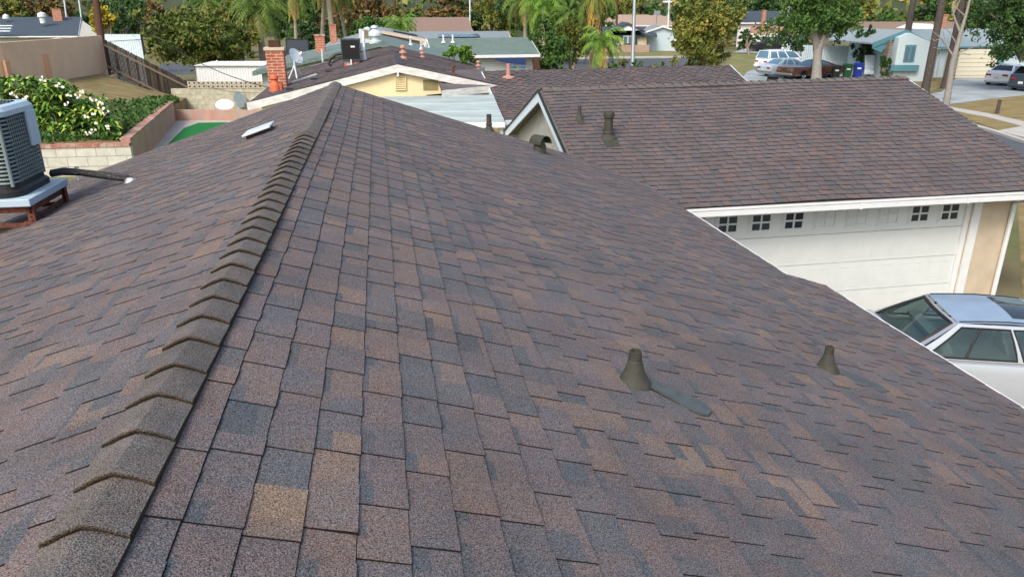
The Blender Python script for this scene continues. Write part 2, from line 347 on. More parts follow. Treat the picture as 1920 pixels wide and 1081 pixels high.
def caps(mb, p0, d, side_l, side_r, n, expo, wid, thick=.014, lift=.027, rd=random.Random(3), seglen=1.28):
    """overlapping bent cap shingles; butts face -d. side_l / side_r: unit vectors down each slope."""
    nrm = Vector((0, 0, 1))
    for i in range(n):
        b = p0 + d * (expo * i + rd.uniform(-.004, .004)); t = rd.uniform(.35, .95); ln = expo * seglen
        sec = [(-1, 0), (-.5, .001), (-.1, .001), (0, .003), (.1, .001), (.5, .001), (1, 0)]
        def pt(f, k, low):
            s, e = sec[k]; sd = side_l if s < 0 else side_r
            h = lift * (1 - f) + .004 * f; h -= thick * low
            if abs(s) == 1: h = -.006 if low >= 1 else h * .88
            q = b + d * (ln * f) + sd * (abs(s) * wid * (1 - .0 * f)) + nrm * (h + e - (.003 if abs(s) < .1 else 0) - (.006 * (1 - f) if abs(s) == 1 else 0))
            return q
        K = len(sec); vs = []
        # rounded lip at the butt
        for f, low in ((0.0, 1.1), (-.018, .7), (-.02, .3), (-.008, .03), (.06, 0), (.5, 0), (1, 0), (1, 1)):
            for k in range(K): vs.append(pt(f, k, low))
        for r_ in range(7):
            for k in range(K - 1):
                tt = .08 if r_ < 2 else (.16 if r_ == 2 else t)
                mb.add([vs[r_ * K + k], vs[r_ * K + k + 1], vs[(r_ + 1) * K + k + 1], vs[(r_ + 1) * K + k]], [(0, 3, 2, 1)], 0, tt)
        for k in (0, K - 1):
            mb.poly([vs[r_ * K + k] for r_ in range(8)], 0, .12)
    return mb

# ================================================================ the near house
b0, z0, CS, SN = -.697, 4.262, .9487, .3162
def fR(a, u): return ab(a, b0 + u * CS, z0 - u * SN)
def fL(a, u): return ab(a, b0 - u * CS, z0 - u * SN)
def roofR(x, y, h=0):
    r = ray(x, y); tp = 1 / 3; t = (CZ - z0 + b0 * -tp) / (-r.z - tp * r.dot(B)) if False else (CZ - z0 - tp * b0 - 0) / (-r.z - tp * r.dot(B))
    return Vector((0, 0, CZ + h)) + r * t
def roofL(x, y, h=0):
    r = ray(x, y); tp = 1 / 3; t = (CZ - z0 + tp * b0) / (-r.z + tp * r.dot(B))
    return Vector((0, 0, CZ + h)) + r * t
SR1, SR2, SL = 5.235, 5.76, 5.76
house = thing('house', 'near house whose brown and slate shingle roof fills the foreground, with an attached garage wing', 'house', ab(5, 0, 0), YAW)
rm = shingles(fR, lambda u: (-1.6, 12.14 + .095 * u) if u < SR1 - .06 else (-1.6, 7.12), SR2, seed=11)
ro = rm.build('roof', M['shingle'], house)
lm = shingles(fL, lambda u: (-1.6, 12.14 - .055 * u), SL, seed=23)
rl = lm.build('roof', M['shingle'], house)
# ridge caps: near run faces the camera, far run laps the other way
cm = MB(); sL = Vector((-B.x * CS, -B.y * CS, -SN)); sR = Vector((B.x * CS, B.y * CS, -SN))
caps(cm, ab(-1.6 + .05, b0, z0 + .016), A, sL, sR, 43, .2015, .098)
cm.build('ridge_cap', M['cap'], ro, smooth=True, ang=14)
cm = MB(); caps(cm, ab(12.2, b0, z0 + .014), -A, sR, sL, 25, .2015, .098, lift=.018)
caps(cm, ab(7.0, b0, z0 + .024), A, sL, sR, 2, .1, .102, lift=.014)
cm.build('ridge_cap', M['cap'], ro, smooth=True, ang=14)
# decks, soffit
dm = MB(); dn = -Z * .016; dt = -Z * .12
def deck(mb, f, a0, a1f, s0, s1, m=0):
    p = [f(a0, s0), f(a0, s1), f(a1f(s1), s1), f(a1f(s0), s0)]; mb.prism([q + dn for q in p], dt, m)
deck(dm, fR, -1.6, lambda u: 12.12 + .095 * u, 0, SR1 - .02); deck(dm, fR, -1.6, lambda u: 7.1, SR1 - .02, SR2 - .02); deck(dm, fL, -1.6, lambda u: 12.12 - .055 * u, 0, SL - .02)
dm.build('soffit', M['soffit'], ro)
gm = MB()
def gutter(mb, p, q, out, wd=.11, ht=.10, drop=.03):
    d = (q - p); o = Vector(out)
    for (a_, b_, c_2, e_) in ((0, 0, wd, .006), (0, 0, .006, ht), (wd - .006, 0, .006, ht + .012)):
        mb.obox(p + o * a_ - Z * (drop + ht), d, o * c_2, Z * e_)
    mb.obox(p + o * wd + Z * (-drop - .004), d, o * .012, Z * .016)
    for e in (p, q - d.normalized() * .004): mb.obox(e - Z * (drop + ht), d.normalized() * .004, o * wd, Z * (ht - .004))
gutter(gm, fR(7.12, SR1), fR(9.98, SR1), B, drop=.030, wd=.045, ht=.07); gutter(gm, fR(-1.6, SR2), fR(7.1, SR2), B, drop=.030, wd=.045, ht=.07)
gm.build('gutter', M['white'], ro)
fm = MB()
for f, s, a in ((fL, SL, lambda u: 12.14 - .055 * u), (fR, SR1, lambda u: 12.14 + .095 * u)):
    fm.beam(f(a(0) + .014, 0) - Z * .075, f(a(s) + .014, s) - Z * .075, .02, .15)
fm.obox(fL(-1.6, SL) - B * .02 - Z * .17, A * 13.3, B * .02, Z * .15)
fm.build('fascia', M['soffit'], ro)
wmb = MB()
wb0, wb1 = b0 - SL * CS + .5, 3.9
def zr(b): return z0 - abs(b - b0) / 3 - .145
prof = [ab(-1.2, wb0, 0), ab(-1.2, wb1, 0), ab(-1.2, wb1, zr(wb1)), ab(-1.2, b0, zr(b0)), ab(-1.2, wb0, zr(wb0))]
wmb.prism(prof, A * 12.9)
wmb.build('wall', M['stucco'], house)

# small roof fittings (parts of the roof)
def jack(name, base, slope, r=.030, h=.168, lean=0, label=None, patch=True, root=None, cone=.066, cap=False):
    root = root or ro; m = MB(); ax = (Z + A * lean).normalized()
    m.lathe([(cone * 1.35, -.03), (cone * 1.25, .008), (cone * 1.08, .022), (cone * .86, .048), (cone * .68, .075), (r * 1.32, .10), (r * 1.22, .11), (r * 1.2, .118), (r * 1.06, .122), (r * 1.02, h), (r * .8, h + .001), (r * .78, h - .06)], base, 18, ax)
    if cap: m.lathe([(r * 1.25, h - .11), (r * 1.3, h - .10), (r * 1.3, h - .01), (r * 1.22, h), (r * .8, h)], base, 18, ax)
    o = m.build(name, M['olive'], root, smooth=True)
    if label: o['label'] = label
    if patch:
        # tapered sealant / flashing tongue running down the slope
        sl_ = Vector(slope).normalized(); sd = sl_.cross(Z).normalized(); n_ = sd.cross(sl_).normalized()
        if n_.z < 0: n_ = -n_
        pm = MB(); st = [(0.03, .035), (.1, .036), (.2, .045), (.28, .052), (.33, .046), (.36, .026)]
        base = base + B * .05 + A * .03; top = [base + sl_ * d - sd * w + n_ * .0115 for d, w in st] + [base + sl_ * d + sd * w + n_ * .0115 for d, w in reversed(st)]
        pm.prism(top, -n_ * .012); pm.build('flashing', M['slate'], root)
    return o
tongue = (sR * .62 + -A * .62)
jack('vent_pipe', roofR(1188, 716), sR * .62 - A * .52, label='olive plumbing vent pipe nearest the middle of the foreground roof, with a blue-grey sealant streak')
jack('vent_pipe', roofR(1549, 694), sR * .68 - A * .5, r=.028, h=.175, label='olive plumbing vent pipe nearer the gutter, leaning slightly')
jack('vent_pipe', roofR(917, 244), sR, r=.04, h=.26, patch=False, label='small dark pipe at the far edge of the near roof')
# half-round hooded vent near the garage gable
hp = roofR(1012, 284); hm = MB(); hd = (A * .35 - B * -.93).normalized(); hs = Vector((-hd.y, hd.x, 0))
hm.lathe([(.10, -.05), (.10, .10), (.085, .12), (.085, .20)], hp, 18)
arc = []
for i in range(13):
    th = math.pi * (i / 12); arc.append((math.cos(th) * .15, math.sin(th) * .15))
fo = hp + Z * .13
dd = (B * .55 - A * .85).normalized(); ds = Vector((-dd.y, dd.x, 0))
for rad, sg in ((.125, 1), (.118, -1)):
    vs = [fo + dd * (-.12 + .26 * k) + ds * x_ / .15 * rad + Z * z_ / .15 * rad * 1.05 for k in (0, 1) for (x_, z_) in arc]
    hm.add(vs, [(i, i + 1, 14 + i, 13 + i) for i in range(12)] + ([tuple(range(13))] if sg > 0 else []))
hm.add([fo + dd * .14 + ds * x_ / .15 * rad + Z * z_ / .15 * rad * 1.05 for rad in (.125, .118) for (x_, z_) in arc], [(i, i + 1, 14 + i, 13 + i) for i in range(12)])
hm.build('hood_vent', M['olive'], ro, smooth=True)
# flat pale box vent on the left slope
c0 = roofL(463, 262); c1 = roofL(521, 236); dirv = (c1 - c0); dirv = A * dirv.dot(A) + B * dirv.dot(B) * 0 ; 
n_L = Vector((-B.x * SN, -B.y * SN, CS)); bx = MB(); cA, cU = 8.62, (-1.5 - b0) / -CS
o_ = fL(8.52, .85) ; dn_ = sL
bx.obox(o_ + n_L * .045, A * .40, dn_ * -.32, n_L * .022)
bm_ = bx.build('lid', M['metal'], ro, bevel=.006); bm_['label'] = 'pale square lid of the low box vent on the left slope'; bm_.name = 'box_vent'
bx = MB(); bx.obox(o_ + A * .04 - dn_ * .03 + n_L * 0, A * .32, dn_ * -.26, n_L * .043); bx.build('vent_base', M['black'], bm_)
# dark low vent at the left edge
dv = roofL(-12, 640); bx = MB(); bx.obox(dv - A * .1 - B * .14 - Z * .03, A * .2, sR * .16, n_L * .07); bx.obox(dv - A * .13 - B * .17 + Z * .03, A * .26, sR * .225, n_L * .012)
bx.build('low_vent', M['black'], ro, bevel=.004)

# ---- garage wing
EZ = 2.39
G0 = pz(1283, 390, EZ); G1 = pz(1920, 357, EZ); gd = (G1 - G0).normalized(); gn = Vector((-gd.y, gd.x, 0))
W0 = pz(1014, 168, 3.82); W1 = pz(1697, 144, 3.90)
def on_gut(P, d):  # from P go along horizontal dir d to the gutter line
    k = (G0 - P).dot(gn) / d.dot(gn); q = P + d * k; q.z = EZ; return q
E0 = on_gut(W0, -A); E1 = on_gut(W1, -A + B * .04)
Fz = EZ
F0 = 2 * W0 - E0; F1 = 2 * W1 - E1; F0.z = F1.z = EZ
LW = (W1 - W0).length; SW = (E0 - W0).length
def fW(a, u): return lerp(lerp(W0, W1, a / LW), lerp(E0, E1, a / LW), u / SW)
def fV(a, u): return lerp(lerp(W0, W1, a / LW), lerp(F0, F1, a / LW), u / SW)
ww = shingles(fW, lambda u: (0, LW), SW, seed=31, wobk=1.6, hi=.006, butt=.009, bluep=.2, con=.5); wr = ww.build('roof', M['shingle_wing'], house)
wv = shingles(fV, lambda u: (0, LW), SW, seed=32, detail=False); wv.build('roof', M['shingle_wing'], house)
cm = MB(); wd_ = (W1 - W0).normalized(); nl = (F0 - W0).normalized(); nr = (E0 - W0).normalized()
caps(cm, W0 + Z * .014 + wd_ * .02, wd_, nl, nr, int(LW / .2), .2015, .15, lift=.03)
cm.build('ridge_cap', M['cap'], wr, smooth=True)
dm = MB(); 
for q in ((W0, E0, E1, W1), (W0, F0, F1, W1)):
    q = [p + dn for p in q]; dm.prism(q, dt)
dm.build('soffit', M['soffit'], wr)
def barge(mb, p, q, th=.03, ht=.2, off=None):
    mb.beam(p - Z * (ht / 2 + .0), q - Z * (ht / 2), th, ht)
fm = MB(); o = -wd_ * .018
fm.prism([W0 + o - Z * .02, E0 + o - Z * .02, E0 + o - Z * .20, W0 + o - Z * .23], -wd_ * .03); fm.build('barge_board', M['bluewhite'], wr); fm = MB(); fm.prism([W0 + o - Z * .02, F0 + o - Z * .02, F0 + o - Z * .20, W0 + o - Z * .23], -wd_ * .03 - Z * .0005)
fm.build('barge_board', M['bluewhite'], wr); fm = MB(); fm.prism([W1 - o - Z * .02, E1 - o - Z * .02, E1 - o - Z * .20, W1 - o - Z * .23], wd_ * .03)
bo = fm.build('barge_board', M['bluewhite'], wr); 
fm = MB()
for P in (E0, F0):
    fm.beam(W0 - wd_ * .055 - Z * .012, P - wd_ * .055 - Z * .012, .05, .022)
fm.build('drip_edge', M['black'], wr)
gm = MB(); gutter(gm, G0 - gd * .02, E1 + gd * .06, -gn, drop=.02, ht=.11, wd=.12)
gm.obox(G0 - Z * .17 + gn * .004, E1 - G0, gn * .02, Z * .15)
gj = (E1 - G0).length
for k in (.42, .7): gm.obox(G0 + gd * gj * k - gn * .128 - Z * .135, gd * .05, -gn * .004, Z * .125)
gm.build('gutter', M['white'], wr)
# wing walls: gable end toward the near roof, front with the door
gw0 = W0 + wd_ * .2
wl = MB()
def wp(P, back, z): q = Vector(P); q.z = z; return q
inner = .45
e0 = E0 + gn * inner; e1 = E1 + gn * inner; f0 = F0 - gn * inner; f1 = F1 - gn * inner
gab = [Vector((*(e0 + wd_ * .2).xy, 0)), Vector((*(e0 + wd_ * .2).xy, 2.40)), Vector((*gw0.xy, W0.z - .14)), Vector((*(f0 + wd_ * .2).xy, 2.40)), Vector((*(f0 + wd_ * .2).xy, 0))]
wl.prism(gab, wd_ * .12); wl.build('wall', M['stucco_grey'], house)
def onw(x, y, off=0):   # point on the garage front wall plane
    P0 = G0 + gn * (inner - off); r = ray(x, y); C = Vector((0, 0, CZ)); return C + r * ((P0 - C).dot(gn) / r.dot(gn))
dL = onw(1336, 421); dR = onw(1826, 385); wE = onw(1900, 395); DH = 2.20
def wx(p): return (p - (G0 + gn * inner)).dot(gd)
xl, xr, xe = wx(dL), wx(dR), wx(wE); OW = G0 + gn * inner; OW.z = 0
wl = MB(); th = .15
wl.obox(OW + gd * -3.0, gd * (xl + 3.0), gn * th, Z * 2.38); wl.obox(OW + gd * (xr), gd * (xe - xr), gn * th, Z * 2.38)
wl.obox(OW + gd * xl + Z * (DH + .05), gd * (xr - xl), gn * th, Z * (2.38 - DH - .05))
wl.obox(OW + gd * (xe - .15) + gn * (th + .001), gd * .15, gn * 6.5, Z * 2.38)
wl.build('wall', M['stucco'], house)
tr = MB(); tr.obox(OW + gd * xr - gn * .03, gd * .16, gn * .03, Z * 2.36); tr.obox(OW + gd * (xr - .10) + gn * .03, gd * .098, gn * .08, Z * 2.3)
tr.obox(OW + gd * (xl - .16) - gn * .03, gd * .16, gn * .03, Z * 2.36); tr.obox(OW + gd * xl - gn * .028 + Z * (DH + .05), gd * (xr - xl), gn * .028, Z * .12)
tr.build('door_trim', M['white'], house)
gdoor = MB(); dz0 = OW + gn * .07
nsec = 4; sh = DH / nsec
for i in range(nsec): gdoor.obox(dz0 + gd * xl + Z * (i * sh + .006), gd * (xr - xl - .1), gn * .04, Z * (sh - .010))
npn = 8; pw = (xr - .1 - xl) / npn
def frame(mb, x, z, w_, h_, t, d, m=0):
    for (X, Y_, W_, H_) in ((x, z, w_, t), (x, z + h_ - t, w_, t), (x, z + t, t, h_ - 2 * t), (x + w_ - t, z + t, t, h_ - 2 * t)):
        mb.obox(dz0 + gd * X - gn * d + Z * Y_, gd * W_, gn * (d - .0005), Z * H_, m)
for i in range(npn):
    for j in range(nsec - 1):
        X = xl + pw * i + pw * .12; frame(gdoor, X, j * sh + .09, pw * .76, sh - .18, .014, .005)
        gdoor.obox(dz0 + gd * (X + .05) - gn * .004 + Z * (j * sh + .14), gd * (pw * .76 - .1), gn * .0035, Z * (sh - .28))
gdo = gdoor.build('garage_door', M['garage'], house, bevel=.003)
for i in range(npn):
    X = xl + pw * i + pw * .16; Z0 = 3 * sh + .10; W_, H_ = pw * .68, sh - .19
    wf = MB(); frame(wf, X - .02, Z0 - .02, W_ + .04, H_ + .04, .03, .012)
    frame(wf, X + .012, Z0 + .012, W_ - .024, H_ - .024, .035, .018)
    wf.obox(dz0 + gd * (X + W_ / 2 - .016) - gn * .016 + Z * (Z0 + .03), gd * .032, gn * .0155, Z * (H_ - .06)); wf.obox(dz0 + gd * (X + .03) - gn * .0155 + Z * (Z0 + H_ / 2 - .016), gd * (W_ - .06), gn * .015, Z * .032)
    wo = wf.build('window', M['garage'], gdo, bevel=.002)
    if i in (0, 1, 2, 6, 7):
        g = MB(); g.obox(dz0 + gd * (X + .04) - gn * .004 + Z * (Z0 + .04), gd * (W_ - .08), gn * .0035, Z * (H_ - .08)); g.build('window_pane', M['glassd'], gdo)
ds = MB(); px_ = OW + gd * (xe - .06) - gn * .05
ds.tube([px_ + Z * 2.27 - gn * .36, px_ + Z * 2.2 - gn * .34, px_ + Z * 2.05, px_ + Z * .15, px_ + Z * .05 - gn * .15], .042, 8)
ds.build('downspout', M['white'], house, smooth=True)
nslope = (E0 - W0).normalized()
def onW(x, y):
    n = (W1 - W0).cross(E0 - W0); r = ray(x, y); C = Vector((0, 0, CZ)); return C + r * ((W0 - C).dot(n) / r.dot(n))
def onV(x, y):
    n = (W1 - W0).cross(F0 - W0); r = ray(x, y); C = Vector((0, 0, CZ)); return C + r * ((W0 - C).dot(n) / r.dot(n))
jack('vent_pipe', onW(1086, 224), nslope, r=.032, h=.24, patch=False, root=wr, cone=.07, label='thinner dark pipe near the garage gable')
jack('vent_pipe', onW(1140, 258), nslope, r=.075, h=.47, patch=False, root=wr, cone=.13, cap=True, label='thick olive flue with a collar on the garage roof')
for p_, w__, l__ in ((onW(1086, 224), .07, .22), (onW(1140, 258), .14, .36)):
    pm = MB(); sd = wd_; n_ = nslope.cross(sd).normalized(); n_ = n_ if n_.z > 0 else -n_
    pm.prism([p_ - sd * w__ * .9 + n_ * .024 - nslope * .05, p_ + sd * w__ * .9 + n_ * .024 - nslope * .05, p_ + sd * w__ + nslope * l__ + n_ * .024, p_ - sd * w__ + nslope * l__ + n_ * .024], -n_ * .006)
    pm.build('flashing', M['olive'], wr)
bx = MB(); q = lerp(W0, W1, .63) + (F0 - W0).normalized() * .35; bx.box(q.x, q.y, q.z + .10, .17, .17, .16, 0, .5, .2); bx.box(q.x, q.y, q.z + .19, .22, .22, .015, 0, .5, .2); bx.build('low_vent', M['black'], wr)

# ================================================================ near rooftop air conditioner on its stand
aR = YAW
stand = thing('equipment_stand', 'rusty slotted steel stand bolted to the left roof slope under the big air conditioner', 'metal stand', ab(8.0, -4.4, 3.0), YAW)
sa0, sa1, sb1 = 7.98, 8.86, -3.54; sb0 = sb1 - .98; zt = 3.50
def zl(b): return z0 - abs(b - b0) / 3
for a_ in (sa0, sa1):
    for b_ in (sb1, sb0):
        lg = MB(); zb = zl(b_); lg.box(*ab(a_, b_, (zb + zt) / 2 + .01), .065, .006, zt - zb, 0, .5, YAW); lg.box(*ab(a_ + .03 * (1 if a_ == sa0 else -1), b_ + .03 * (1 if b_ == sb1 else -1), (zb + zt) / 2 + .01), .006, .065, zt - zb, 0, .5, YAW)
        lg.box(*ab(a_, b_, zb + .016), .17, .13, .016, 0, .5, YAW)
        for k in range(int((zt - zb) / .045)): lg.box(*ab(a_ - .005, b_, zb + .03 + k * .045), .016, .004, .02, 1, .5, YAW)
        lg.build('leg', [M['rust'], M['black']], stand)
rw = MB()
for a_ in (sa0, sa1): rw.beam(ab(a_, sb0 - .05, zt - .03), ab(a_, sb1 + .03, zt - .03), .006, .07); rw.beam(ab(a_, sb0, zt - .05 - .14), ab(a_, sb1, zt - .19), .005, .045)
for b_ in (sb0, sb1): rw.beam(ab(sa0 - .03, b_, zt - .035), ab(sa1 + .03, b_, zt - .035), .006, .065); rw.beam(ab(sa0, b_, zt - .15), ab(sa1, b_, zt - .13), .006, .05)
rw.build('rail', M['rust'], stand)
ac = thing('air_conditioner', 'large grey louvred air conditioner cut by the left edge, on a rusty stand', 'air conditioner', ab(8.42, -4.02, zt), YAW)
pn = MB(); pn.obox(ab(sa0 - .06, sb0 - .06, zt + .006), A * (sa1 - sa0 + .12), B * (sb1 - sb0 + .10), Z * .075); pno = pn.build('pan', M['acpan'], ac, bevel=.008)
cx, cy, hw, rc = 8.42, -4.045, .395, .12; zb, zt2 = zt + .085, zt + .93
def rsq(hw, rc, n=5):
    o = []
    for (sx, sy, a0) in ((1, 1, 0), (-1, 1, 90), (-1, -1, 180), (1, -1, 270)):
        for i in range(n + 1):
            th = R(a0 + 90 * i / n); o.append((sx * (hw - rc) + rc * math.cos(th), sy * (hw - rc) + rc * math.sin(th)))
    return o
def loft(mb, rings, close=True, m=0):
    n = len(rings[0]); vs = [p for r in rings for p in r]
    mb.add(vs, [(i * n + j, i * n + (j + 1) % n, (i + 1) * n + (j + 1) % n, (i + 1) * n + j) for i in range(len(rings) - 1) for j in range(n)], m)
    if close: mb.poly(list(rings[-1]), m)
def ring(hw, rc, z): return [ab(cx + p[1], cy + p[0], z) for p in rsq(hw, rc)]
co = MB(); loft(co, [ring(.36, .11, zb), ring(.36, .11, zt2 - .05)]); co.build('coil', M['black'], ac)
bs = MB(); loft(bs, [ring(.44, .16, zb - .004), ring(.44, .16, zb + .05), ring(.405, .13, zb + .075), ring(.40, .13, zb + .12)]); bs.build('base', M['black'], ac)
lv = MB()
for i in range(17):
    z_ = zb + .13 + i * .040; loft(lv, [ring(.372, .09, z_ + .020), ring(.398, .11, z_ + .016), ring(.402, .11, z_), ring(.385, .10, z_ - .002)], False)
for i in range(0):
    for p_, d_, o_2 in ((ab(cx - .385, cy - .27, z_), B * .54, -A), (ab(cx + .385, cy - .27, z_), B * .54, A)):
        lv.prism([p_, p_ + o_2 * .02 - Z * .006, p_ + o_2 * .022 + Z * .004, p_ + Z * .016], d_)
for i in range(0):
    z_ = zb + .14 + i * .0212
    for p_, o_2 in ((ab(cx - .27, cy + .385, z_), B), (ab(cx - .27, cy - .385, z_), -B)):
        lv.prism([p_, p_ + o_2 * .018 - Z * .003, p_ + o_2 * .02 + Z * .002, p_ + Z * .009], A * .54)
for k in range(12):
    t_ = -.25 + k * .045; lv.box(*ab(cx + t_, cy + .404, (zb + zt2) / 2 + .02), .007, .007, zt2 - zb - .2, 0, .5, YAW)
for sx, sy in ((1, 1), (1, -1), (-1, 1), (-1, -1)):
    p = ab(cx + sy * .328, cy + sx * .328, 0); lv.lathe([(.018, zb + .1), (.018, zt2 - .04)], p + (A * sy + B * sx) * .045, 8)
for k in (-.1, ): lv.box(*ab(cx - .405, cy + k, (zb + zt2) / 2), .03, .008, zt2 - zb - .1, 0, .5, YAW)
lv.build('louvre_panel', M['acdark'], ac)
tp = MB(); loft(tp, [ring(.40, .13, zt2 - .075), ring(.425, .14, zt2 - .07), ring(.43, .15, zt2 - .02), ring(.40, .14, zt2 + .02), ring(.33, .2, zt2 + .028)], False)
tpo = tp.build('top_cover', M['acpan'], ac, smooth=True)
fg = MB()
for r_ in [.03 + .028 * i for i in range(12)]: fg.tube([ab(cx + r_ * math.cos(t), cy + r_ * math.sin(t), zt2 + .03 + .03 * (1 - (r_ / .34) ** 2)) for t in [2 * math.pi * i / 24 for i in range(25)]], .0035, 5)
for i in range(8):
    th = math.pi * i / 4; fg.tube([ab(cx, cy, zt2 + .06), ab(cx + .34 * math.cos(th), cy + .34 * math.sin(th), zt2 + .028)], .005, 5)
fg.build('fan_guard', M['acdark'], tpo)
svc = MB(); svc.obox(ab(cx + .12, cy + .405, zb + .42), A * .2, B * .035, Z * .36); svc.build('service_panel', M['acpan'], ac, bevel=.01)
st = MB(); st.obox(ab(sa0 - .065, sb1 - .46, zt - .01), B * .08, -A * .004, Z * .13); st.build('sticker', M['white'], ac)
# insulated line set
ln = MB(); p0 = ab(8.78, -3.60, zt + .16); p1 = roofL(238, 343, .045)
pts = [p0, lerp(p0, p1, .15) + Z * .03, lerp(p0, p1, .4) + Z * .035, lerp(p0, p1, .7) + Z * .02, p1 + Z * .0, p1 + (p1 - p0).normalized() * .05 - Z * .05]
ln.tube(pts, [.036, .038, .034, .037, .03, .024], 10); ln.tube([p + Z * .03 + B * .03 * math.sin(i * 2) for i, p in enumerate(pts[:-1])], [.018, .02, .017, .02, .015], 8)
lo = ln.build('pipe', M['tar'], None, smooth=True); tag(lo, 'black tar-wrapped refrigerant line running from the big air conditioner onto the left roof slope', 'pipe')
fb = MB(); fb.lathe([(.07, -.04), (.065, .01), (.05, .04), (.02, .055)], p1 + (p1 - p0).normalized() * .05 - Z * .03, 12, Z + B * .3)
fo_ = fb.build('foil_wrap', M['foil'], lo, smooth=True)
cd = MB(); q0 = roofL(118, 345, 0); q0 = ab(9.25, -3.95, zl(-3.95)); q1 = q0 + Z * .62
cd.tube([q0, q1 - Z * .1, q1 + Z * .0], .028, 8); cdo = cd.build('conduit_mast', M['redpaint'], None, smooth=True); tag(cdo, 'red-painted conduit standing behind the black pipe beside the big air conditioner', 'conduit')
hd_ = MB(); hd_.tube([q1 - A * .02 - B * .01, q1 + Z * .05 - B * .03, q1 + Z * .06 - B * .09, q1 + Z * .0 - B * .15], [.035, .06, .06, .03], 10); hd_.build('weather_head', M['redpaint'], cdo, smooth=True)
cb = MB(); cb.tube([q1 - B * .13, q1 - B * .12 - Z * .2, q1 - B * .2 - Z * .42, ab(8.85, -3.75, zt + .2)], .008, 5); cb.tube([q1 - B * .11, q1 - B * .08 - Z * .25, q1 - B * .16 - Z * .45, ab(8.85, -3.75, zt + .15)], .008, 5)
cb.build('wire', M['black'], cdo)
cl = MB(); cq = roofL(148, 338, 0); cl.box(cq.x, cq.y, cq.z + .1, .03, .03, .2, 0, .5, .3); cl.box(cq.x, cq.y, cq.z + .19, .05, .03, .03, 0, .5, .3); cl.build('pipe_clamp', M['galv'], lo)

# ================================================================ ground sheets
def sheet(name, pts, z, m, th=0, kind='structure', sub=None):
    g = MB(); P = [Vector((p.x, p.y, z)) for p in pts]
    if th: g.prism([p - Z * th for p in P], Z * th)
    else: g.poly(P)
    return tag(g.build(name, m), kind=kind)
def zz(pts, z=0): return [pz(x, y, z) for x, y in pts]
g = MB(); n = 24
g.quad(Vector((-600, -60, 0)), Vector((600, -60, 0)), Vector((600, 900, 0)), Vector((-600, 900, 0)))
tag(g.build('ground', M['ground']), kind='structure')
sheet('driveway', [ab(-8, 4.2), ab(-8, 9.4), OW + gd * (xr + .25) - gn * 6, OW + gd * (xr + .25), OW + gd * (xl - 2)], .012, M['concrete'])
sheet('lawn', zz([(1905, 330), (1925, 700), (2600, 640), (2500, 300)]), .006, M['drygrass'])
sheet('road', zz([(1700, 262), (1780, 212), (1850, 240), (1925, 263), (2500, 420), (2300, 900), (2060, 400), (1880, 330)]), .008, M['asphalt'])
sheet('front_lawn', zz([(1730, 196), (1778, 205), (1925, 243), (2300, 330), (2300, 180), (1925, 165), (1800, 190)]), .005, M['drygrass'])
sheet('pavement', zz([(1740, 197), (1782, 207), (1850, 220), (1922, 239), (2200, 312), (2220, 298), (1925, 230), (1850, 213), (1780, 201)]), .05, M['concrete'], .045)
sheet('verge', zz([(1746, 203), (1800, 218), (1925, 262), (2200, 345), (2230, 330), (1925, 239.5), (1780, 207.5)]), .012, M['drygrass'])
kb = MB(); P = [pz(x, y, .1) for x, y in [(1746, 206), (1808, 229), (1860, 243), (1925, 264), (2200, 350)]]
for i in range(4): kb.beam(P[i] - Z * .05, P[i + 1] - Z * .05, .28, .14)
tag(kb.build('kerb', M['concrete']), kind='structure')
sheet('apron', zz([(1870, 248), (1925, 238), (1990, 255), (1930, 264)]), .10, M['concrete'], .09)
sheet('driveway', zz([(1725, 180), (1778, 196), (1850, 186), (1930, 178), (2100, 170), (2000, 146), (1793, 147), (1766, 172)]), .016, M['drive'])
sheet('driveway', zz([(1385, 155), (1400, 135), (1440, 120), (1510, 108), (1620, 118), (1640, 160), (1500, 175)]), .016, M['drive'])
sheet('lawn', zz([(1340, 142), (1380, 99), (1440, 96), (1440, 119), (1396, 141)]), .010, M['lawn'])
sheet('driveway', zz([(1375, 98), (1400, 89), (1520, 86), (1530, 104), (1440, 101)]), .018, M['drive'])
sheet('road', zz([(300, 119), (1000, 112), (1140, 109), (1330, 108), (1330, 128), (1140, 127), (1000, 130), (300, 140)]), .008, M['asphalt'])
sheet('pavement', zz([(1000, 108.6), (1330, 106), (1330, 107.8), (1000, 112)]), .1, M['concrete'], .09)
sheet('lawn', zz([(1080, 96), (1340, 95), (1330, 105.5), (1000, 108)]), .014, M['lawn'])
sheet('lawn', zz([(1600, 150), (1660, 141), (1790, 150), (1735, 176), (1700, 190)]), .009, M['drygrass'])
sheet('terrace', zz([(500, 206), (318, 206), (235, 300), (120, 480), (900, 480), (560, 206)]), .02, M['concrete'])
sheet('artificial_turf', zz([(372, 231), (415, 230), (520, 230), (520, 420), (165, 420), (345, 241)]), .032, M['turf'])

# ================================================================ left back yard
# bank behind the pink wall
PW = [pd(160, 345, 24.8), pd(243, 262, 25.6), pd(325, 191, 37.5)]
bk = MB(); lo = [pd(-260, 276, 24.2), pd(60, 262, 24.8), pd(222, 258, 25.9), pd(330, 190, 38.5), pd(350, 178, 42)]
hi_ = [pd(-260, 190, 33.0), pd(0, 160, 33.6), pd(95, 148, 38), pd(192, 134, 42.9), pd(320, 180, 43.5)]
rows = 10
rd = random.Random(5)
def bank(u, v):
    k = u * 4; i = min(3, int(k)); a_ = lerp(lo[i], lo[i + 1], k - i); b_ = lerp(hi_[i], hi_[i + 1], k - i); p = lerp(a_, b_, v); q = p.copy(); q.z -= .1; q.z += .10 * math.sin(p.x * 2) * math.sin(p.y * 1.7) * (v * (1 - v) * 2)
    return q
bk.grid(bank, [i / 24 for i in range(25)], [i / 8 for i in range(9)])
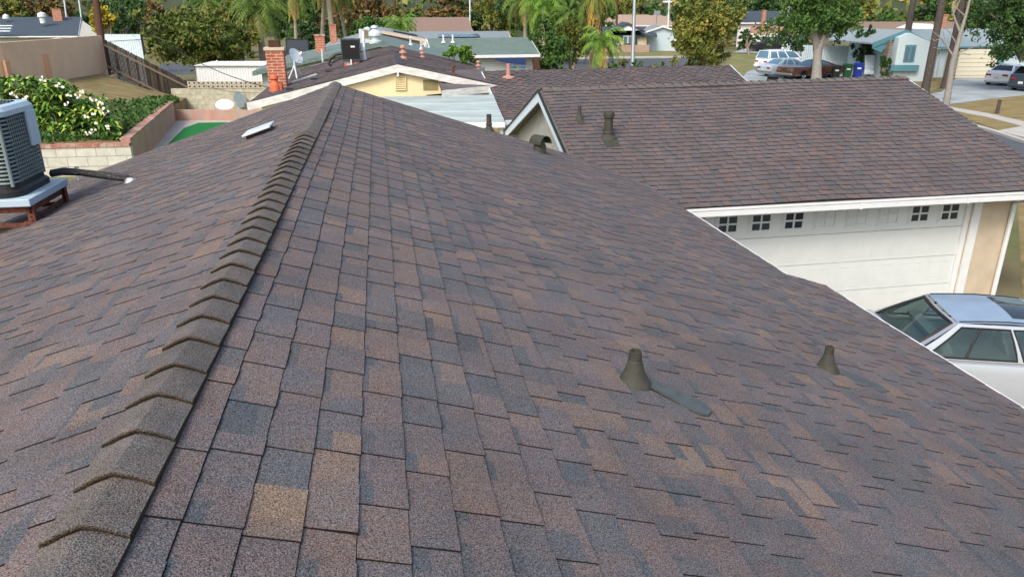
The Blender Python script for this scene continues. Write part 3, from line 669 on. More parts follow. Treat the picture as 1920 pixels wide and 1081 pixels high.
# skirt down to grade
bk.grid(lambda u, v: bank(u, 0) * 1.0 - Z * v * 3, [i / 24 for i in range(25)], [0, 1])
tag(bk.build('bank', M['drygrass'], smooth=True), kind='structure')
def leafquads(n, fn, size, rd, flat=.0, asp=.55):
    mb = MB()
    for i in range(n):
        p, t = fn(rd); e = Vector((rd.gauss(0, 1), rd.gauss(0, 1), rd.gauss(0, 1 - flat))).normalized(); f_ = e.cross(Vector((rd.gauss(0, 1), rd.gauss(0, 1), rd.gauss(0, 1)))).normalized()
        s = size * rd.uniform(.6, 1.4); mb.quad(p - e * s, p + f_ * s * asp, p + e * s, p - f_ * s * asp, 0, min(1, max(0, t)))
    return mb
def cov(rd):
    u = rd.uniform(.1, .82); v = rd.random() ** 1.2 * (.66 if u < .4 else max(.10, .66 - (u - .4) * 1.45)); p = bank(u, v); return p + Z * rd.uniform(.0, .22), rd.gauss(.45, .25)
tag(leafquads(9000, cov, .075, random.Random(9)).build('ground_cover', L['cover']), kind='stuff')
# pink retaining wall and low wall
pw = MB(); th = .25
def wallseg(mb, p, q, zt0, zt1, th, zb=0, m=0, side=1):
    d = (q - p); d.z = 0; nn = Vector((-d.y, d.x, 0)).normalized() * th * side
    a_ = [Vector((p.x, p.y, zb)), Vector((q.x, q.y, zb)), Vector((q.x, q.y, zt1)), Vector((p.x, p.y, zt0))]; mb.prism(a_, nn, m)
wallseg(pw, PW[1], PW[2], PW[1].z, PW[2].z, .28)
PWo = tag(pw.build('retaining_wall', M['pink']), 'stained pink stucco retaining wall running away beside the concrete terrace', 'wall')
cp = MB(); wallseg(cp, PW[1] + Z * 0, PW[2], PW[1].z + .05, PW[2].z + .05, .36); 
for i, v in enumerate(cp.v):
    pass
cp.v = [(x - 0, y, (z if z > .1 else 0)) for x, y, z in cp.v]
cap_ = MB(); d_ = (PW[2] - PW[1]); nn_ = Vector((-d_.y, d_.x, 0)).normalized()
k = 14
for i in range(k):
    p, q = lerp(PW[1], PW[2], i / k), lerp(PW[1], PW[2], (i + .97) / k); cap_.prism([p + Z * .002 - nn_ * .03, q + Z * .002 - nn_ * .03, q + Z * .06 - nn_ * .03, p + Z * .06 - nn_ * .03], nn_ * .34)
cap_.build('coping', M['redcap'], PWo)
lw = MB(); q0, q1 = pz(325, 226, 0), pz(560, 226, 0); zt_ = pd(400, 208, pz(400, 227).y / (c_ + s_ * (540 - 227) / 1400) ).z
wallseg(lw, q0, q1, .52, .52, .3)
tag(lw.build('low_wall', M['pink']), 'low salmon pink planter wall along the far side of the terrace', 'wall')
# tan block wall with breeze-block top
D = 41.5
t0, t1 = pd(320, 166, D), pd(640, 163, D)
bw_ = MB(); wallseg(bw_, Vector((t0.x, t0.y, 0)), Vector((t1.x, t1.y, 0)), t0.z, t0.z, .2)
bwo = tag(bw_.build('block_wall', M['blockfar']), 'tan concrete block wall with a breeze-block top, behind the pink planter wall', 'wall')
bp_ = MB(); ctr = pd(450, 186, D - .03); sh_ = []
rr = random.Random(4)
for i in range(22):
    th_ = 2 * math.pi * i / 22; r_ = .42 * rr.uniform(.75, 1.2); sh_.append(ctr + Vector((math.cos(th_) * r_ * .95, 0, math.sin(th_) * r_ * .95)))
bp_.prism(sh_, Vector((0, .01, 0))); bp_.build('paint_patch', M['bluepatch'], bwo)
br = MB(); xL, xR = pd(352, 158, D).x, t1.x; cs = .26
nx = int((xR - xL) / cs)
for r_ in range(2):
    for i in range(nx):
        cxx = xL + cs * (i + .5); czz = t0.z + .02 + cs * .72 * (r_ + .5); hw_ = cs * .47; hh = cs * .72 * .48
        o_ = [(cxx - hw_, czz - hh), (cxx + hw_, czz - hh), (cxx + hw_, czz + hh), (cxx - hw_, czz + hh)]
        ins = [(cxx + math.cos(R(a)) * hw_ * .55, czz + math.sin(R(a)) * hh * .62) for a in range(225, 585, 45)]
        outer = [o_[0], (cxx, czz - hh), o_[1], (cxx + hw_, czz), o_[2], (cxx, czz + hh), o_[3], (cxx - hw_, czz)]
        vs = [Vector((p[0], t0.y + .02 + dy, p[1])) for dy in (0, .14) for p in outer + ins]
        fs = [(j, (j + 1) % 8, 8 + (j + 1) % 8, 8 + j) for j in range(8)] + [(8 + j, 8 + (j + 1) % 8, 24 + (j + 1) % 8, 24 + j) for j in range(8)]
        br.add(vs, fs)
br.obox(Vector((xL, t0.y + .15, t0.z)), Vector((xR - xL, 0, 0)), Vector((0, .01, 0)), Z * cs * 1.44)
br.build('breeze_blocks', M['breeze'], bwo)
ov = MB(); oc = pd(421, 196, D - 1.2); ov.lathe([(0.0, -.03), (.42, -.03), (.47, 0), (.42, .03), (0, .03)], oc, 28, (0, -1, .25)); ov.v = [(oc.x + (x - oc.x) * 1.08, y, oc.z + (z - oc.z) * .62) for x, y, z in ov.v]
tag(ov.build('oval_tabletop', M['white'], smooth=True), 'white oval tabletop leaning against the tan block wall', 'tabletop')
# white shed
sx0, sx1 = pd(370, 150, 47).x, pd(548, 150, 47).x; sy = pd(370, 150, 47).y; ze, zr_ = pd(370, 121, 47).z, pd(420, 112.5, 49).z
shd = thing('garden_shed', 'white corrugated metal shed with a low roof behind the breeze-block wall', 'shed', (sx0, sy, 0))
m_ = MB(); pts = []
k = 70
for i in range(k + 1): pts.append(Vector((lerp(sx0, sx1, i / k), sy + (.03 if i % 2 else 0), 0)))
m_.add([p for p in pts] + [p + Z * ze for p in pts], [(i, i + 1, k + 2 + i, k + 1 + i) for i in range(k)]); m_.obox(Vector((sx0, sy + .04, 0)), Vector((sx1 - sx0, 0, 0)), Vector((0, 3, 0)), Z * (ze - .01))
m_.build('wall', M['white'], shd)
m_ = MB(); ex = Vector((sx1 - sx0 + .1, 0, 0)); m_.prism([Vector((sx0 - .05, sy - .12, ze)), Vector((sx0 + .5, sy + 1.6, zr_)), Vector((sx0 - .05, sy + 3.2, ze)), Vector((sx0 - .05, sy + 3.1, ze - .05)), Vector((sx0 - .05, sy - .1, ze - .06))], ex)
m_.tube([Vector((sx0 + 1.2, sy + .5, zr_ - .2)), Vector((sx0 + 1.2, sy + .5, zr_ + .12))], .05, 8)
m_.build('roof', M['white'], shd)
# near left block wall with red coping
n1 = pd(244, 274, 25.3); n0 = pz(-140, 284, n1.z)
nb = MB(); wallseg(nb, n0, n1, n0.z, n1.z, .25, side=1); nbo = tag(nb.build('block_wall', M['block']), 'whitish block wall with red brick coping below the flowering shrub', 'wall')
cb = MB(); k = 26; d_ = n1 - n0; nn_ = Vector((-d_.y, d_.x, 0)).normalized()
for i in range(k):
    p, q = lerp(n0, n1, i / k), lerp(n0, n1, (i + .95) / k); cb.prism([p - nn_ * .03 + Z * .003, q - nn_ * .03 + Z * .003, q - nn_ * .03 + Z * .11, p - nn_ * .03 + Z * .11], nn_ * .34)
cb.build('coping', M['redcap'], nbo)
# tan boundary wall with pilasters
T0, T1, T2 = pd(-330, 104, 27.5), pd(0, 80, 33.7), pd(190, 66, 43)
tw = MB(); wallseg(tw, T0, T1, T0.z, T1.z, .2, .5); wallseg(tw, T1, T2, T1.z, T2.z, .2, .5)
two = tag(tw.build('boundary_wall', M['tanwall']), 'tall smooth tan stucco boundary wall at the upper left, below the slate-roofed house', 'wall')
for (x, y, d) in ((20, 113, 34.0), (84, 102, 37.2)):
    p = pd(x, y, d); m_ = MB(); dr = (T2 - T1); dr.z = 0; dr.normalize(); nn_ = Vector((-dr.y, dr.x, 0)); q = lerp(T1, T2, (p - T1).dot(dr) / (T2 - T1).dot(dr)); m_.obox(Vector((q.x, q.y, 1)) - dr * .17 + nn_ * -.12, dr * .34, nn_ * .118, Z * (p.z - 1)); m_.build('pilaster', M['orangewall'], two)
tb = MB(); q0, q1 = pd(140, 158, 40), pd(211, 140, 43); tb.obox(q0 - Z * .35, q1 - q0, Vector((.1, .35, 0)), Z * .35); tag(tb.build('footing', M['tanwall']), 'low tan concrete footing at the foot of the boundary wall', 'footing')
# wooden fence going down the slope
F0_, F1_ = pd(194, 79, 43.0), pd(354, 160, 43.2); fb0, fb1 = pd(207, 134, 43.0), pd(325, 186, 43.2)
fen = thing('wooden_fence', 'dark weathered board fence stepping down the slope from the tan wall', 'fence', tuple(F0_))
rdd = random.Random(3); bm1 = MB(); n = 62; W_ = F1_ - F0_
hgt = (F0_.z - pd(194, 134, 43).z) * .86
for i in range(n):
    p = lerp(F0_, F1_, i / n); w_ = W_.x / n; o = rdd.uniform(-.03, .04)
    bm1.obox(Vector((p.x + .01, p.y, p.z - hgt - .9)), Vector((w_ - .02, 0, 0)), Vector((0, .02, 0)), Z * (hgt + 1.07 + o), 0, rdd.random())
bm1.build('boards', M['fence'], fen)
m_ = MB(); m_.beam(F0_ + Vector((0, -.06, -.12)), F1_ + Vector((0, -.06, -.12)), .06, .1); m_.build('rail', M['woodpale'], fen)
m_ = MB(); m_.beam(F0_ + Vector((0, -.05, -hgt + .05)), F1_ + Vector((0, -.05, -hgt + .05)), .05, .12); m_.build('rail', M['woodpale'], fen)
for k in range(9):
    p = lerp(F0_, F1_, k / 8.2); m_ = MB(); m_.obox(Vector((p.x, p.y + .03, p.z - hgt - .2)), Vector((.1, 0, 0)), Vector((0, .1, 0)), Z * (hgt + .34)); m_.build('post', M['wood'], fen)
# leaning wooden pole at the wall corner
m_ = MB(); q0, q1 = pd(199, 150, 44.5), pd(172, -60, 46); m_.tube([q0 - Z * 1.5, q0, lerp(q0, q1, .5), q1], [.24, .23, .2, .17], 10)
uo = tag(m_.build('utility_pole', M['wood'], smooth=True), 'brown wooden utility pole rising beside the tan wall corner and the fence', 'pole')
m_ = MB(); m_.beam(q1 - Z * .3 - Vector((1, 0, 0)), q1 - Z * .3 + Vector((1, 0, 0)), .09, .11); m_.build('crossarm', M['wood'], uo)
def cable(p, q, sag, r, label, n=20):
    m_ = MB(); m_.tube([lerp(p, q, i / n) - Z * sag * 4 * (i / n) * (1 - i / n) for i in range(n + 1)], r, 5)
    tag(m_.build('cable', M['black']), label, 'cable')
cable(q1 - Z * .4, pd(512, 166, 25.5), 1.1, .016, 'black overhead cable sagging from the brown pole to the chimney corner of the yellow house')
cable(q1 - Z * .9, pd(508, 172, 25.5), 1.9, .008, 'thinner lower cable sagging past the white shed to the yellow house')

# ================================================================ vegetation
def crown(n, blobs, size, seed, hollow=.35, asp=.5, up=.0, shade=.0, mb=None, droop=0):
    """n leaf faces spread through several ragged clumps; blobs = (centre, (rx, ry, rz), tint bias)"""
    rd = random.Random(seed); mb = mb or MB(); wts = [b[1][0] * b[1][1] * b[1][2] for b in blobs]; tot = sum(w ** .75 for w in wts)
    for (c, r, tb), w_ in zip(blobs, wts):
        k = int(n * w_ ** .75 / tot); subs = []
        ns = max(6, int(k / 40))
        for _ in range(ns):
            v = Vector((rd.gauss(0, 1), rd.gauss(0, 1), rd.gauss(0, 1))).normalized() * (rd.uniform(hollow, 1.08))
            subs.append((Vector((v.x * r[0], v.y * r[1], v.z * r[2])), rd.uniform(.10, .30), rd.uniform(-.22, .22)))
        for i in range(k):
            sc_, sr_, st_ = subs[rd.randrange(ns)]
            o = Vector((rd.gauss(0, 1) * r[0], rd.gauss(0, 1) * r[1], rd.gauss(0, 1) * r[2])) * sr_ * .6
            p = Vector(c) + sc_ + o
            e = Vector((rd.gauss(0, 1), rd.gauss(0, 1), rd.gauss(0, 1) - droop)).normalized(); f_ = e.cross(Vector((rd.gauss(0, 1), rd.gauss(0, 1), rd.gauss(0, 1)))).normalized(); s = size * rd.uniform(.5, 1.5)
            mb.quad(p - e * s, p + f_ * s * asp, p + e * s, p - f_ * s * asp, 0, min(1, max(0, .45 + st_ + tb + rd.gauss(0, .13))))
    return mb
def blobset(c, r, n, seed, br=.42):
    rd = random.Random(seed); o = []
    for i in range(n):
        v = Vector((rd.gauss(0, 1), rd.gauss(0, 1), rd.gauss(0, .9))).normalized() * rd.uniform(.25, .78)
        k = rd.uniform(.75, 1.25) * br; o.append((Vector(c) + Vector((v.x * r[0], v.y * r[1], v.z * r[2])), (r[0] * k, r[1] * k, r[2] * k), rd.uniform(-.12, .12)))
    return o
def tree(name, label, base, top, cr, n, size, seed, lm_, bark='bark', tr=.2, nb=9, group=None, lean=(0, 0), cc=None, cat='tree', limbs=6, asp=.5, droop=0, th=.45):
    base = Vector(base); t = thing(name, label, cat, tuple(base), 0, group); H = top - base.z
    c = Vector(cc) if cc else base + Vector((lean[0], lean[1], H - cr[2])); fork = lerp(base, Vector((c.x, c.y, c.z - cr[2] * .5)), .75 if H > 2 else .5)
    m_ = MB(); m_.tube([base - Z * .2, base + Z * .05, lerp(base, fork, .4), fork], [tr * 1.45, tr * 1.15, tr * .9, tr * .75], 10)
    bl = blobset(c, cr, nb, seed); rd = random.Random(seed)
    for b in bl[:limbs]:
        e = b[0]; mid = lerp(fork, e, .5) + Vector((rd.uniform(-.2, .2), rd.uniform(-.2, .2), .1 * H * .3)); m_.tube([fork - Z * tr, mid, e], [tr * .62, tr * .38, tr * .1], 6)
    m_.build('trunk', M[bark], t, smooth=True)
    crown(n, bl, size, seed + 1, asp=asp, droop=droop).build('crown', L[lm_], t)
    return t
def frond(mb, o, az, el, ln, seed, t=.5, wd=.5, droopk=1.0, lw=.035, nl=26):
    rd = random.Random(seed); p = Vector(o); h = Vector((math.cos(az), math.sin(az), 0)); e = el; pts = [p.copy()]
    for i in range(10):
        p = p + (h * math.cos(e) + Z * math.sin(e)) * ln / 10; e -= droopk * R(14) * (.6 + i * .09); e = max(e, -1.5); pts.append(p.copy())
    for i in range(9): mb.quad(pts[i] - Z * .02, pts[i] + Z * .02, pts[i + 1] + Z * .02, pts[i + 1] - Z * .02, 0, min(1, t + .2))
    sd = h.cross(Z)
    for i in range(2, nl):
        f_ = i / nl * 9.99; k = int(f_); q = lerp(pts[k], pts[min(k + 1, 10)], f_ - k); d = (pts[min(k + 1, 10)] - pts[k]).normalized(); l_ = wd * math.sin(math.pi * min(.98, .12 + i / nl * .85)) + .1
        for s in (-1, 1):
            v = (sd * s * .75 + d * .5 - Z * rd.uniform(.35, 1.0)).normalized(); tip = q + v * l_ * rd.uniform(.8, 1.15); m1 = lerp(q, tip, .4) + Z * .02
            mb.add([q - d * lw * .5, q + d * lw * .5, m1 + d * lw, tip, m1 - d * lw], [(0, 1, 2, 3, 4)], 0, min(1, max(0, t + rd.gauss(0, .15))))
def palm(label, base, h, seed, fl=3.0, nf=22, lm_='palm', bark='palmpale', tr=.2, lean=(0, 0), dead=4, name='palm_tree', group=None, wd=.55, skirt=0):
    base = Vector(base); t = thing(name, label, 'palm tree', tuple(base), 0, group); top = base + Vector((lean[0], lean[1], h))
    m_ = MB(); k = 10; pts = [lerp(base - Z * .3, top, i / k) + Vector((lean[0], lean[1], 0)) * (-.15 * math.sin(math.pi * i / k)) for i in range(k + 1)]
    m_.tube(pts, [tr * 1.35] + [tr * (1.05 - .25 * i / k) for i in range(1, k + 1)], 10); m_.build('trunk', M[bark], t, smooth=True)
    rd = random.Random(seed); cm = MB()
    for i in range(nf):
        frond(cm, top, 2 * math.pi * i * .381966 * 1.0 + rd.uniform(-.2, .2), R(75 - 100 * (i / nf) + rd.uniform(-8, 8)), fl * rd.uniform(.85, 1.1), seed * 100 + i, rd.uniform(.3, .75), wd)
    cm.build('crown', L[lm_], t)
    if dead:
        dm_ = MB()
        for i in range(dead): frond(dm_, top - Z * .15, rd.uniform(0, 6.28), R(rd.uniform(-30, 0)), fl * .8, seed * 77 + i, rd.uniform(.2, .9), wd * .8, 1.4)
        if skirt:
            for i in range(160):
                a_ = rd.uniform(0, 6.28); z_ = -rd.random() * skirt; o_ = top + Vector((math.cos(a_) * tr, math.sin(a_) * tr, z_)); e = o_ + Vector((math.cos(a_) * .35, math.sin(a_) * .35, -.9)); s_2 = Vector((-math.sin(a_), math.cos(a_), 0)) * .06; dm_.quad(o_ - s_2, o_ + s_2, e + s_2, e - s_2, 0, rd.random() * .6)
        dm_.build('dead_fronds', L['dead'], t)
    return t
# plumeria in front of the bank: rosettes of long leaves on forking stems
pl = thing('flowering_shrub', 'broad plumeria shrub with long glossy leaves and white flower clusters behind the air conditioner', 'shrub', tuple(pd(110, 275, 26.6)))
rd = random.Random(12); st = MB(); lf = MB(); fl = MB(); base = pd(120, 280, 26.6)
tips = []
spots = [(-40, 165), (8, 180), (28, 155), (55, 172), (80, 158), (100, 178), (45, 198), (75, 205), (110, 160), (128, 176), (142, 192), (160, 205), (175, 190), (186, 212), (120, 205), (140, 222), (170, 232), (192, 240), (110, 232), (90, 222), (150, 250), (178, 256), (120, 258), (60, 150), (20, 200), (-10, 150), (95, 200), (130, 240), (196, 226), (72, 240), (205, 262), (45, 225), (100, 262), (155, 268)]
for i, (x, y) in enumerate(spots):
    for q in range(11):
        p = pd(x + rd.uniform(-20, 20), y + rd.uniform(-14, 14) + 6, 26.6 + rd.uniform(-.7, 1.2)); tips.append(p)
for p in tips:
    b_ = base + Vector((rd.uniform(-.6, .6), rd.uniform(-.3, .6), -.6)); mid = lerp(b_, p, .55) + Vector((0, 0, -.25)); (st.tube([b_, mid, p - Z * .1], [.04, .028, .018], 5, cap=False) if rd.random() < .16 else None)
    for j in range(20):
        a_ = j * 2.4 + rd.uniform(-.3, .3); el = R(rd.uniform(-15, 60)); ln_ = rd.uniform(.30, .50); h = Vector((math.cos(a_), math.sin(a_), 0)); d1 = h * math.cos(el) + Z * math.sin(el); d2 = (h * math.cos(el - .7) + Z * math.sin(el - .7)); sd = h.cross(Z) * rd.uniform(.04, .07); t_ = rd.choice((.2, .3, .4, .5, .6, .66, .8, .95)) + rd.uniform(-.06, .06)
        q1_ = p + d1 * ln_ * .5; q2_ = q1_ + d2 * ln_ * .5
        lf.add([p, q1_ - sd, q1_ + sd, q2_], [(0, 2, 1), (1, 2, 3)], 0, min(1, max(0, t_)))
fsp = [(20, 176), (47, 183), (80, 148), (112, 160), (152, 172), (148, 180), (125, 196), (172, 185), (182, 190), (190, 195), (160, 217), (176, 213), (191, 205), (178, 230), (172, 247), (165, 250), (38, 184), (200, 240), (196, 212), (132, 178), (104, 158)]
for (x, y) in fsp:
    c = pd(x, y, 25.7); fl = MB()
    for j in range(3):
        o = c + Vector((rd.uniform(-.12, .12), rd.uniform(-.08, .08), rd.uniform(-.06, .09))); fl.tube([c - Z * .05, o], .007, 4)
        for k in range(5):
            a_ = k * 1.257; v = Vector((math.cos(a_), rd.uniform(-.5, .1), math.sin(a_))).normalized() * .052; w__ = v.cross(Vector((0, 1, 0))).normalized() * .022; fl.quad(o, o + v * .5 + w__, o + v * .95, o + v * .5 - w__)
    fl.build('flower_cluster', M['flower'], pl)
st.build('stems', M['bark'], pl); lf.build('leaves', L['plum'], pl)
# big shrub behind the fence
tree('large_shrub', 'big rounded shrub with rust-tinged green leaves behind the wooden fence', (pd(370, 130, 54).x, pd(370, 130, 54).y, 0), 5.3, (4.6, 3.6, 2.6), 15000, .15, 41, 'rust', tr=.25, nb=16, limbs=8, cc=tuple(pd(362, 72, 54)))
tree('olive_tree', 'loose yellow-green tree between the rust-tinged shrub and the drooping palm', (pd(445, 130, 58).x, pd(445, 130, 58).y, 0), 5.0, (1.6, 2.0, 2.4), 4000, .13, 43, 'olive', tr=.2, nb=9, cc=tuple(pd(446, 85, 58)))
tree('yellow_tree', 'tree with golden yellow leaves behind the brown utility pole', (pd(205, 80, 62).x, pd(205, 80, 62).y, 0), 5.5, (1.5, 1.5, 1.7), 2600, .12, 44, 'yellow', tr=.15, nb=8, cc=tuple(pd(200, 38, 62)))
tree('small_tree', 'dark green small tree behind the white panel fence', (pd(232, 80, 63).x, pd(232, 80, 63).y, 0), 4, (1.2, 1.2, 1.4), 1500, .12, 45, 'deep', tr=.12, nb=7, cc=tuple(pd(232, 42, 63)))
wp_ = MB(); q0, q1 = pd(196, 64, 50), pd(262, 60, 50); 
for i in range(16): p = lerp(q0, q1, i / 16); wp_.obox(Vector((p.x, p.y, .3)), Vector(((q1.x - q0.x) / 16 - .015, 0, 0)), Vector((0, .04, 0)), Z * (q0.z - .3))
wp_.beam(q0 - Z * .4 - Vector((0, .03, 0)), q1 - Z * .4 - Vector((0, .03, 0)), .04, .09)
tag(wp_.build('panel_fence', M['bluewhite']), 'short white panel fence between the brown pole and the big shrub', 'fence')
# palms behind the yards
P_ = lambda x, d: (pd(x, 100, d).x, pd(x, 100, d).y, 0)
palm('pale trunk palm with long drooping green fronds beside the big rusty shrub', P_(492, 60), 5.2, 1, 3.4, 30, tr=.28, dead=4, wd=.75)
palm('thin palm standing behind the basketball hoop', P_(556, 66), 6.6, 2, 2.9, 20, tr=.16, lean=(.3, 0))
palm('pale palm trunk leaning behind the middle brick chimney', P_(602, 70), 7.5, 3, 3.4, 22, tr=.2, lean=(1.0, 0), dead=5)
palm('stout pale palm trunk rising directly behind the tallest brick chimney', P_(627, 68), 7.8, 4, 3.2, 22, tr=.26, lean=(-.2, 0), dead=5)
palm('palm with bright yellow dying fronds right of the tallest brick chimney', P_(655, 72), 6.8, 5, 3.4, 22, tr=.15, lean=(-.9, 0), dead=8)
palm('short bushy palm behind the cream gable roof', P_(752, 76), 3.6, 6, 2.6, 30, 'bright', tr=.2, dead=0)
palm('low palm left of the brown utility pole gap', P_(398, 70), 6.0, 7, 3.0, 20, tr=.2)
# far red-leaved bush behind hoop
tree('shrub', 'dark red-brown shrub behind the satellite dish', P_(530, 60), 2.6, (1.1, 1.2, 1.1), 1500, .12, 48, 'brown', tr=.1, nb=7, cat='shrub')
tree('shrub', 'dark green shrub mass between the palm trunks behind the chimneys', P_(590, 80), 4.8, (3.2, 2, 2.3), 5000, .16, 49, 'deep', tr=.15, nb=12, cat='shrub')
tree('shrub', 'deep green tree filling the gap right of the yellow-fronded palm', P_(690, 84), 5.6, (3.2, 2, 2.6), 5000, .16, 50, 'green', tr=.2, nb=12, cat='tree')

# ================================================================ houses
def gable_house(root, apex_px, d0, half_l, half_r, zl_, zr_, length, roofm, wallm, fasm, dirA=None, ov=.35, shing=False, seed=1, th=.14, ladder=True):
    """gable facing the camera: ridge runs away from the photographer along dirA"""
    W = pd(*apex_px, d0); dA = (dirA or A).normalized(); dB = Vector((dA.y, -dA.x, 0))
    Le = W - dB * half_l; Le.z = zl_; Re = W + dB * half_r; Re.z = zr_
    out = dict(W=W, L=Le, R=Re, A=dA, B=dB)
    r = MB()
    for E, k in ((Le, 0), (Re, 1)):
        if shing:
            S = (E - W).length; sl = (E - W).normalized()
            shingles(lambda a, u, sl=sl: W + dA * a + sl * u, lambda u: (0, length), S, expo=.145, seed=seed + k, mb=r, wobk=1.5, hi=.008, butt=.01, detail=False, con=.5)
            r.prism([W - Z * .02, E - Z * .02, E - Z * th, W - Z * th], dA * length, 0, .05)
        else: r.prism([W, E, E - Z * th, W - Z * th], dA * length, 0, .5)
    ro_ = r.build('roof', roofm, root)
    f = MB(); zo = Z * .004
    for E in (Le, Re):
        for o, q in ((-.035, 0), (length + .001, 0)):
            f.prism([W + dA * o + zo - Z * .0, E + dA * o + zo, E + dA * o - Z * .21, W + dA * o - Z * .21], dA * .033)
    for E, s in ((Le, -1), (Re, 1)): f.obox(E + dB * s * .003 - Z * .2, dA * length, dB * s * .03, Z * .2)
    f.build('fascia', fasm, ro_)
    w_ = MB(); i_ = .35
    def zat(t, E, hf): return W.z + (E.z - W.z) * (t / hf) - th - .002
    tl, trr = half_l - i_, half_r - i_
    P0 = W + dA * ov
    pr = [P0 - dB * tl, P0 + dB * trr, P0 + dB * trr, P0, P0 - dB * tl]; zs = [0, 0, zat(trr, Re, half_r), W.z - th - .002, zat(tl, Le, half_l)]
    w_.prism([Vector((p.x, p.y, z)) for p, z in zip(pr, zs)], dA * (length - 2 * ov)); w_.build('wall', wallm, root)
    out['roof'] = ro_; out['face'] = P0; return out
def side_house(root, rl, rr, el, er, roofm, wallm, fasm, shing=False, seed=1, hipr=False, gut=True, name='roof'):
    """ridge runs across: rl, rr ridge ends, el, er near eave ends (world points); far slope mirrored"""
    fl_, fr_ = 2 * rl - el, 2 * rr - er; fl_.z = el.z; fr_.z = er.z
    r = MB(); L_ = (rr - rl).length; S = (el - rl).length
    if shing:
        shingles(lambda a, u: lerp(lerp(rl, rr, a / L_), lerp(el, er, a / L_), u / S), lambda u: (0, L_), S, seed=seed, mb=r, detail=False, wobk=2, hi=.01, butt=.012, con=.6)
    r.prism([p - Z * .02 for p in (rl, el, er, rr)], -Z * .12, 0, .4); r.prism([p - Z * .02 for p in (rl, fl_, fr_, rr)], -Z * .12, 0, .4)
    ro_ = r.build(name, roofm, root); f = MB(); d = (rr - rl).normalized(); nn = Vector((-d.y, d.x, 0))
    for s, (a_, b_, c2) in ((-1, (rl, el, fl_)), (1, (rr, er, fr_))):
        for E in (b_, c2): f.prism([a_ + d * s * .012 + Z * .003, E + d * s * .012 + Z * .003, E + d * s * .012 - Z * .2, a_ + d * s * .012 - Z * .22], d * s * .03)
    if gut: f.obox(el - nn * .10 - Z * .13, er - el, nn * .10, Z * .12)
    else: f.obox(el - nn * .03 - Z * .19, er - el, nn * .028, Z * .18)
    f.build('fascia', fasm, ro_)
    w_ = MB(); ii = .4
    e0_, e1_ = el + nn * ii + d * .3, er + nn * ii - d * .3; g0_, g1_ = fl_ - nn * ii + d * .3, fr_ - nn * ii - d * .3; a_ = rl + d * .3
    w_.prism([Vector((e0_.x, e0_.y, 0)), Vector((e0_.x, e0_.y, el.z - .05)), Vector((a_.x, a_.y, rl.z - .16)), Vector((g0_.x, g0_.y, fl_.z - .05)), Vector((g0_.x, g0_.y, 0))], d * ((rr - rl).length - .6))
    w_.build('wall', wallm, root); return dict(roof=ro_, d=d, n=nn)
def stack(mb, c, r, h, n=12): mb.lathe([(r, -.2), (r, h * .75), (r * 1.5, h * .75), (r * 1.6, h), (0, h + .03)], c, n)

# ---- pale yellow gabled house beyond the near roof
yh = thing('yellow_house', 'pale yellow gabled house with a weathered white rake board just beyond the near ridge', 'house', tuple(pd(745, 200, 22)), YAW)
Y = gable_house(yh, (745, 121), 22.0, 4.35, 3.45, 2.78, 3.05, 11.8, M['shingle_far'], M['yellow'], M['white_old'], shing=True, seed=51, ov=.13)
fc = Y['face'] - A * .0; bW = Y['W']
def onface(x, y, off=0): r = ray(x, y); C = Vector((0, 0, CZ)); P0 = Y['face'] - A * off; return C + r * ((P0 - C).dot(A) / r.dot(A))
a0_ = onface(741, 137); a1_ = onface(760, 168)
m_ = MB(); wv_ = (a1_ - a0_).dot(B); hv = a0_.z - a1_.z
for k in range(8): m_.prism([a0_ - Z * (hv * (k + .35) / 8) - A * .012, a0_ - Z * (hv * (k + .95) / 8) - A * .06, a0_ - Z * (hv * (k + .95) / 8) - A * .05 - Z * .012, a0_ - Z * (hv * (k + .35) / 8 + .012) - A * .003], B * wv_)
for k in (0, 1): m_.obox(a0_ - A * .06 + B * (wv_ + .01) * k - B * .02 * (1 - k), B * .02, A * .058, -Z * hv)
vo = m_.build('louvre_vent', M['yellow'], yh); m_ = MB(); m_.obox(a0_ - A * .004 + Z * .01, B * wv_, A * .003, -Z * hv); m_.build('screen', M['plywood'], vo)
a0_ = onface(793, 149); a1_ = onface(822, 169); m_ = MB(); m_.obox(a0_ - A * .01, B * (a1_ - a0_).dot(B), A * .009, -Z * (a0_.z - a1_.z)); m_.build('plywood_panel', M['plywood'], yh)
m_ = MB(); q = onface(823, 146); m_.obox(Vector((q.x, q.y, onface(823, 176).z)) - A * .05, B * .10, A * .049, Z * .55); m_.build('corner_trim', M['yellow'], yh)
m_ = MB(); q = lerp(bW, bW, 0) - A * .05 - Z * .21; m_.obox(q - B * .03, B * .06, A * .3, -Z * .12); m_.build('ridge_beam', M['white_old'], yh)
# lower flat extension on the right with its own fascia
q0, q1 = pd(828, 170, 21.6), pd(925, 160, 22.6); m_ = MB(); dq = q1 - q0
m_.prism([q0, q1, q1 + A * 2.2 + Z * .35, q0 + A * 2.2 + Z * .35], -Z * .06); eo = m_.build('porch_roof', M['shingle_far'], yh); m_ = MB(); m_.obox(q0 - Z * .19 - A * .03, dq, A * .028, Z * .2); m_.build('fascia', M['white_old'], eo)
m_ = MB(); m_.obox(q0 - Z * .6 + A * .6 - B * .4, dq, A * .1, Z * .42); m_.build('porch_soffit', M['dark'], eo)
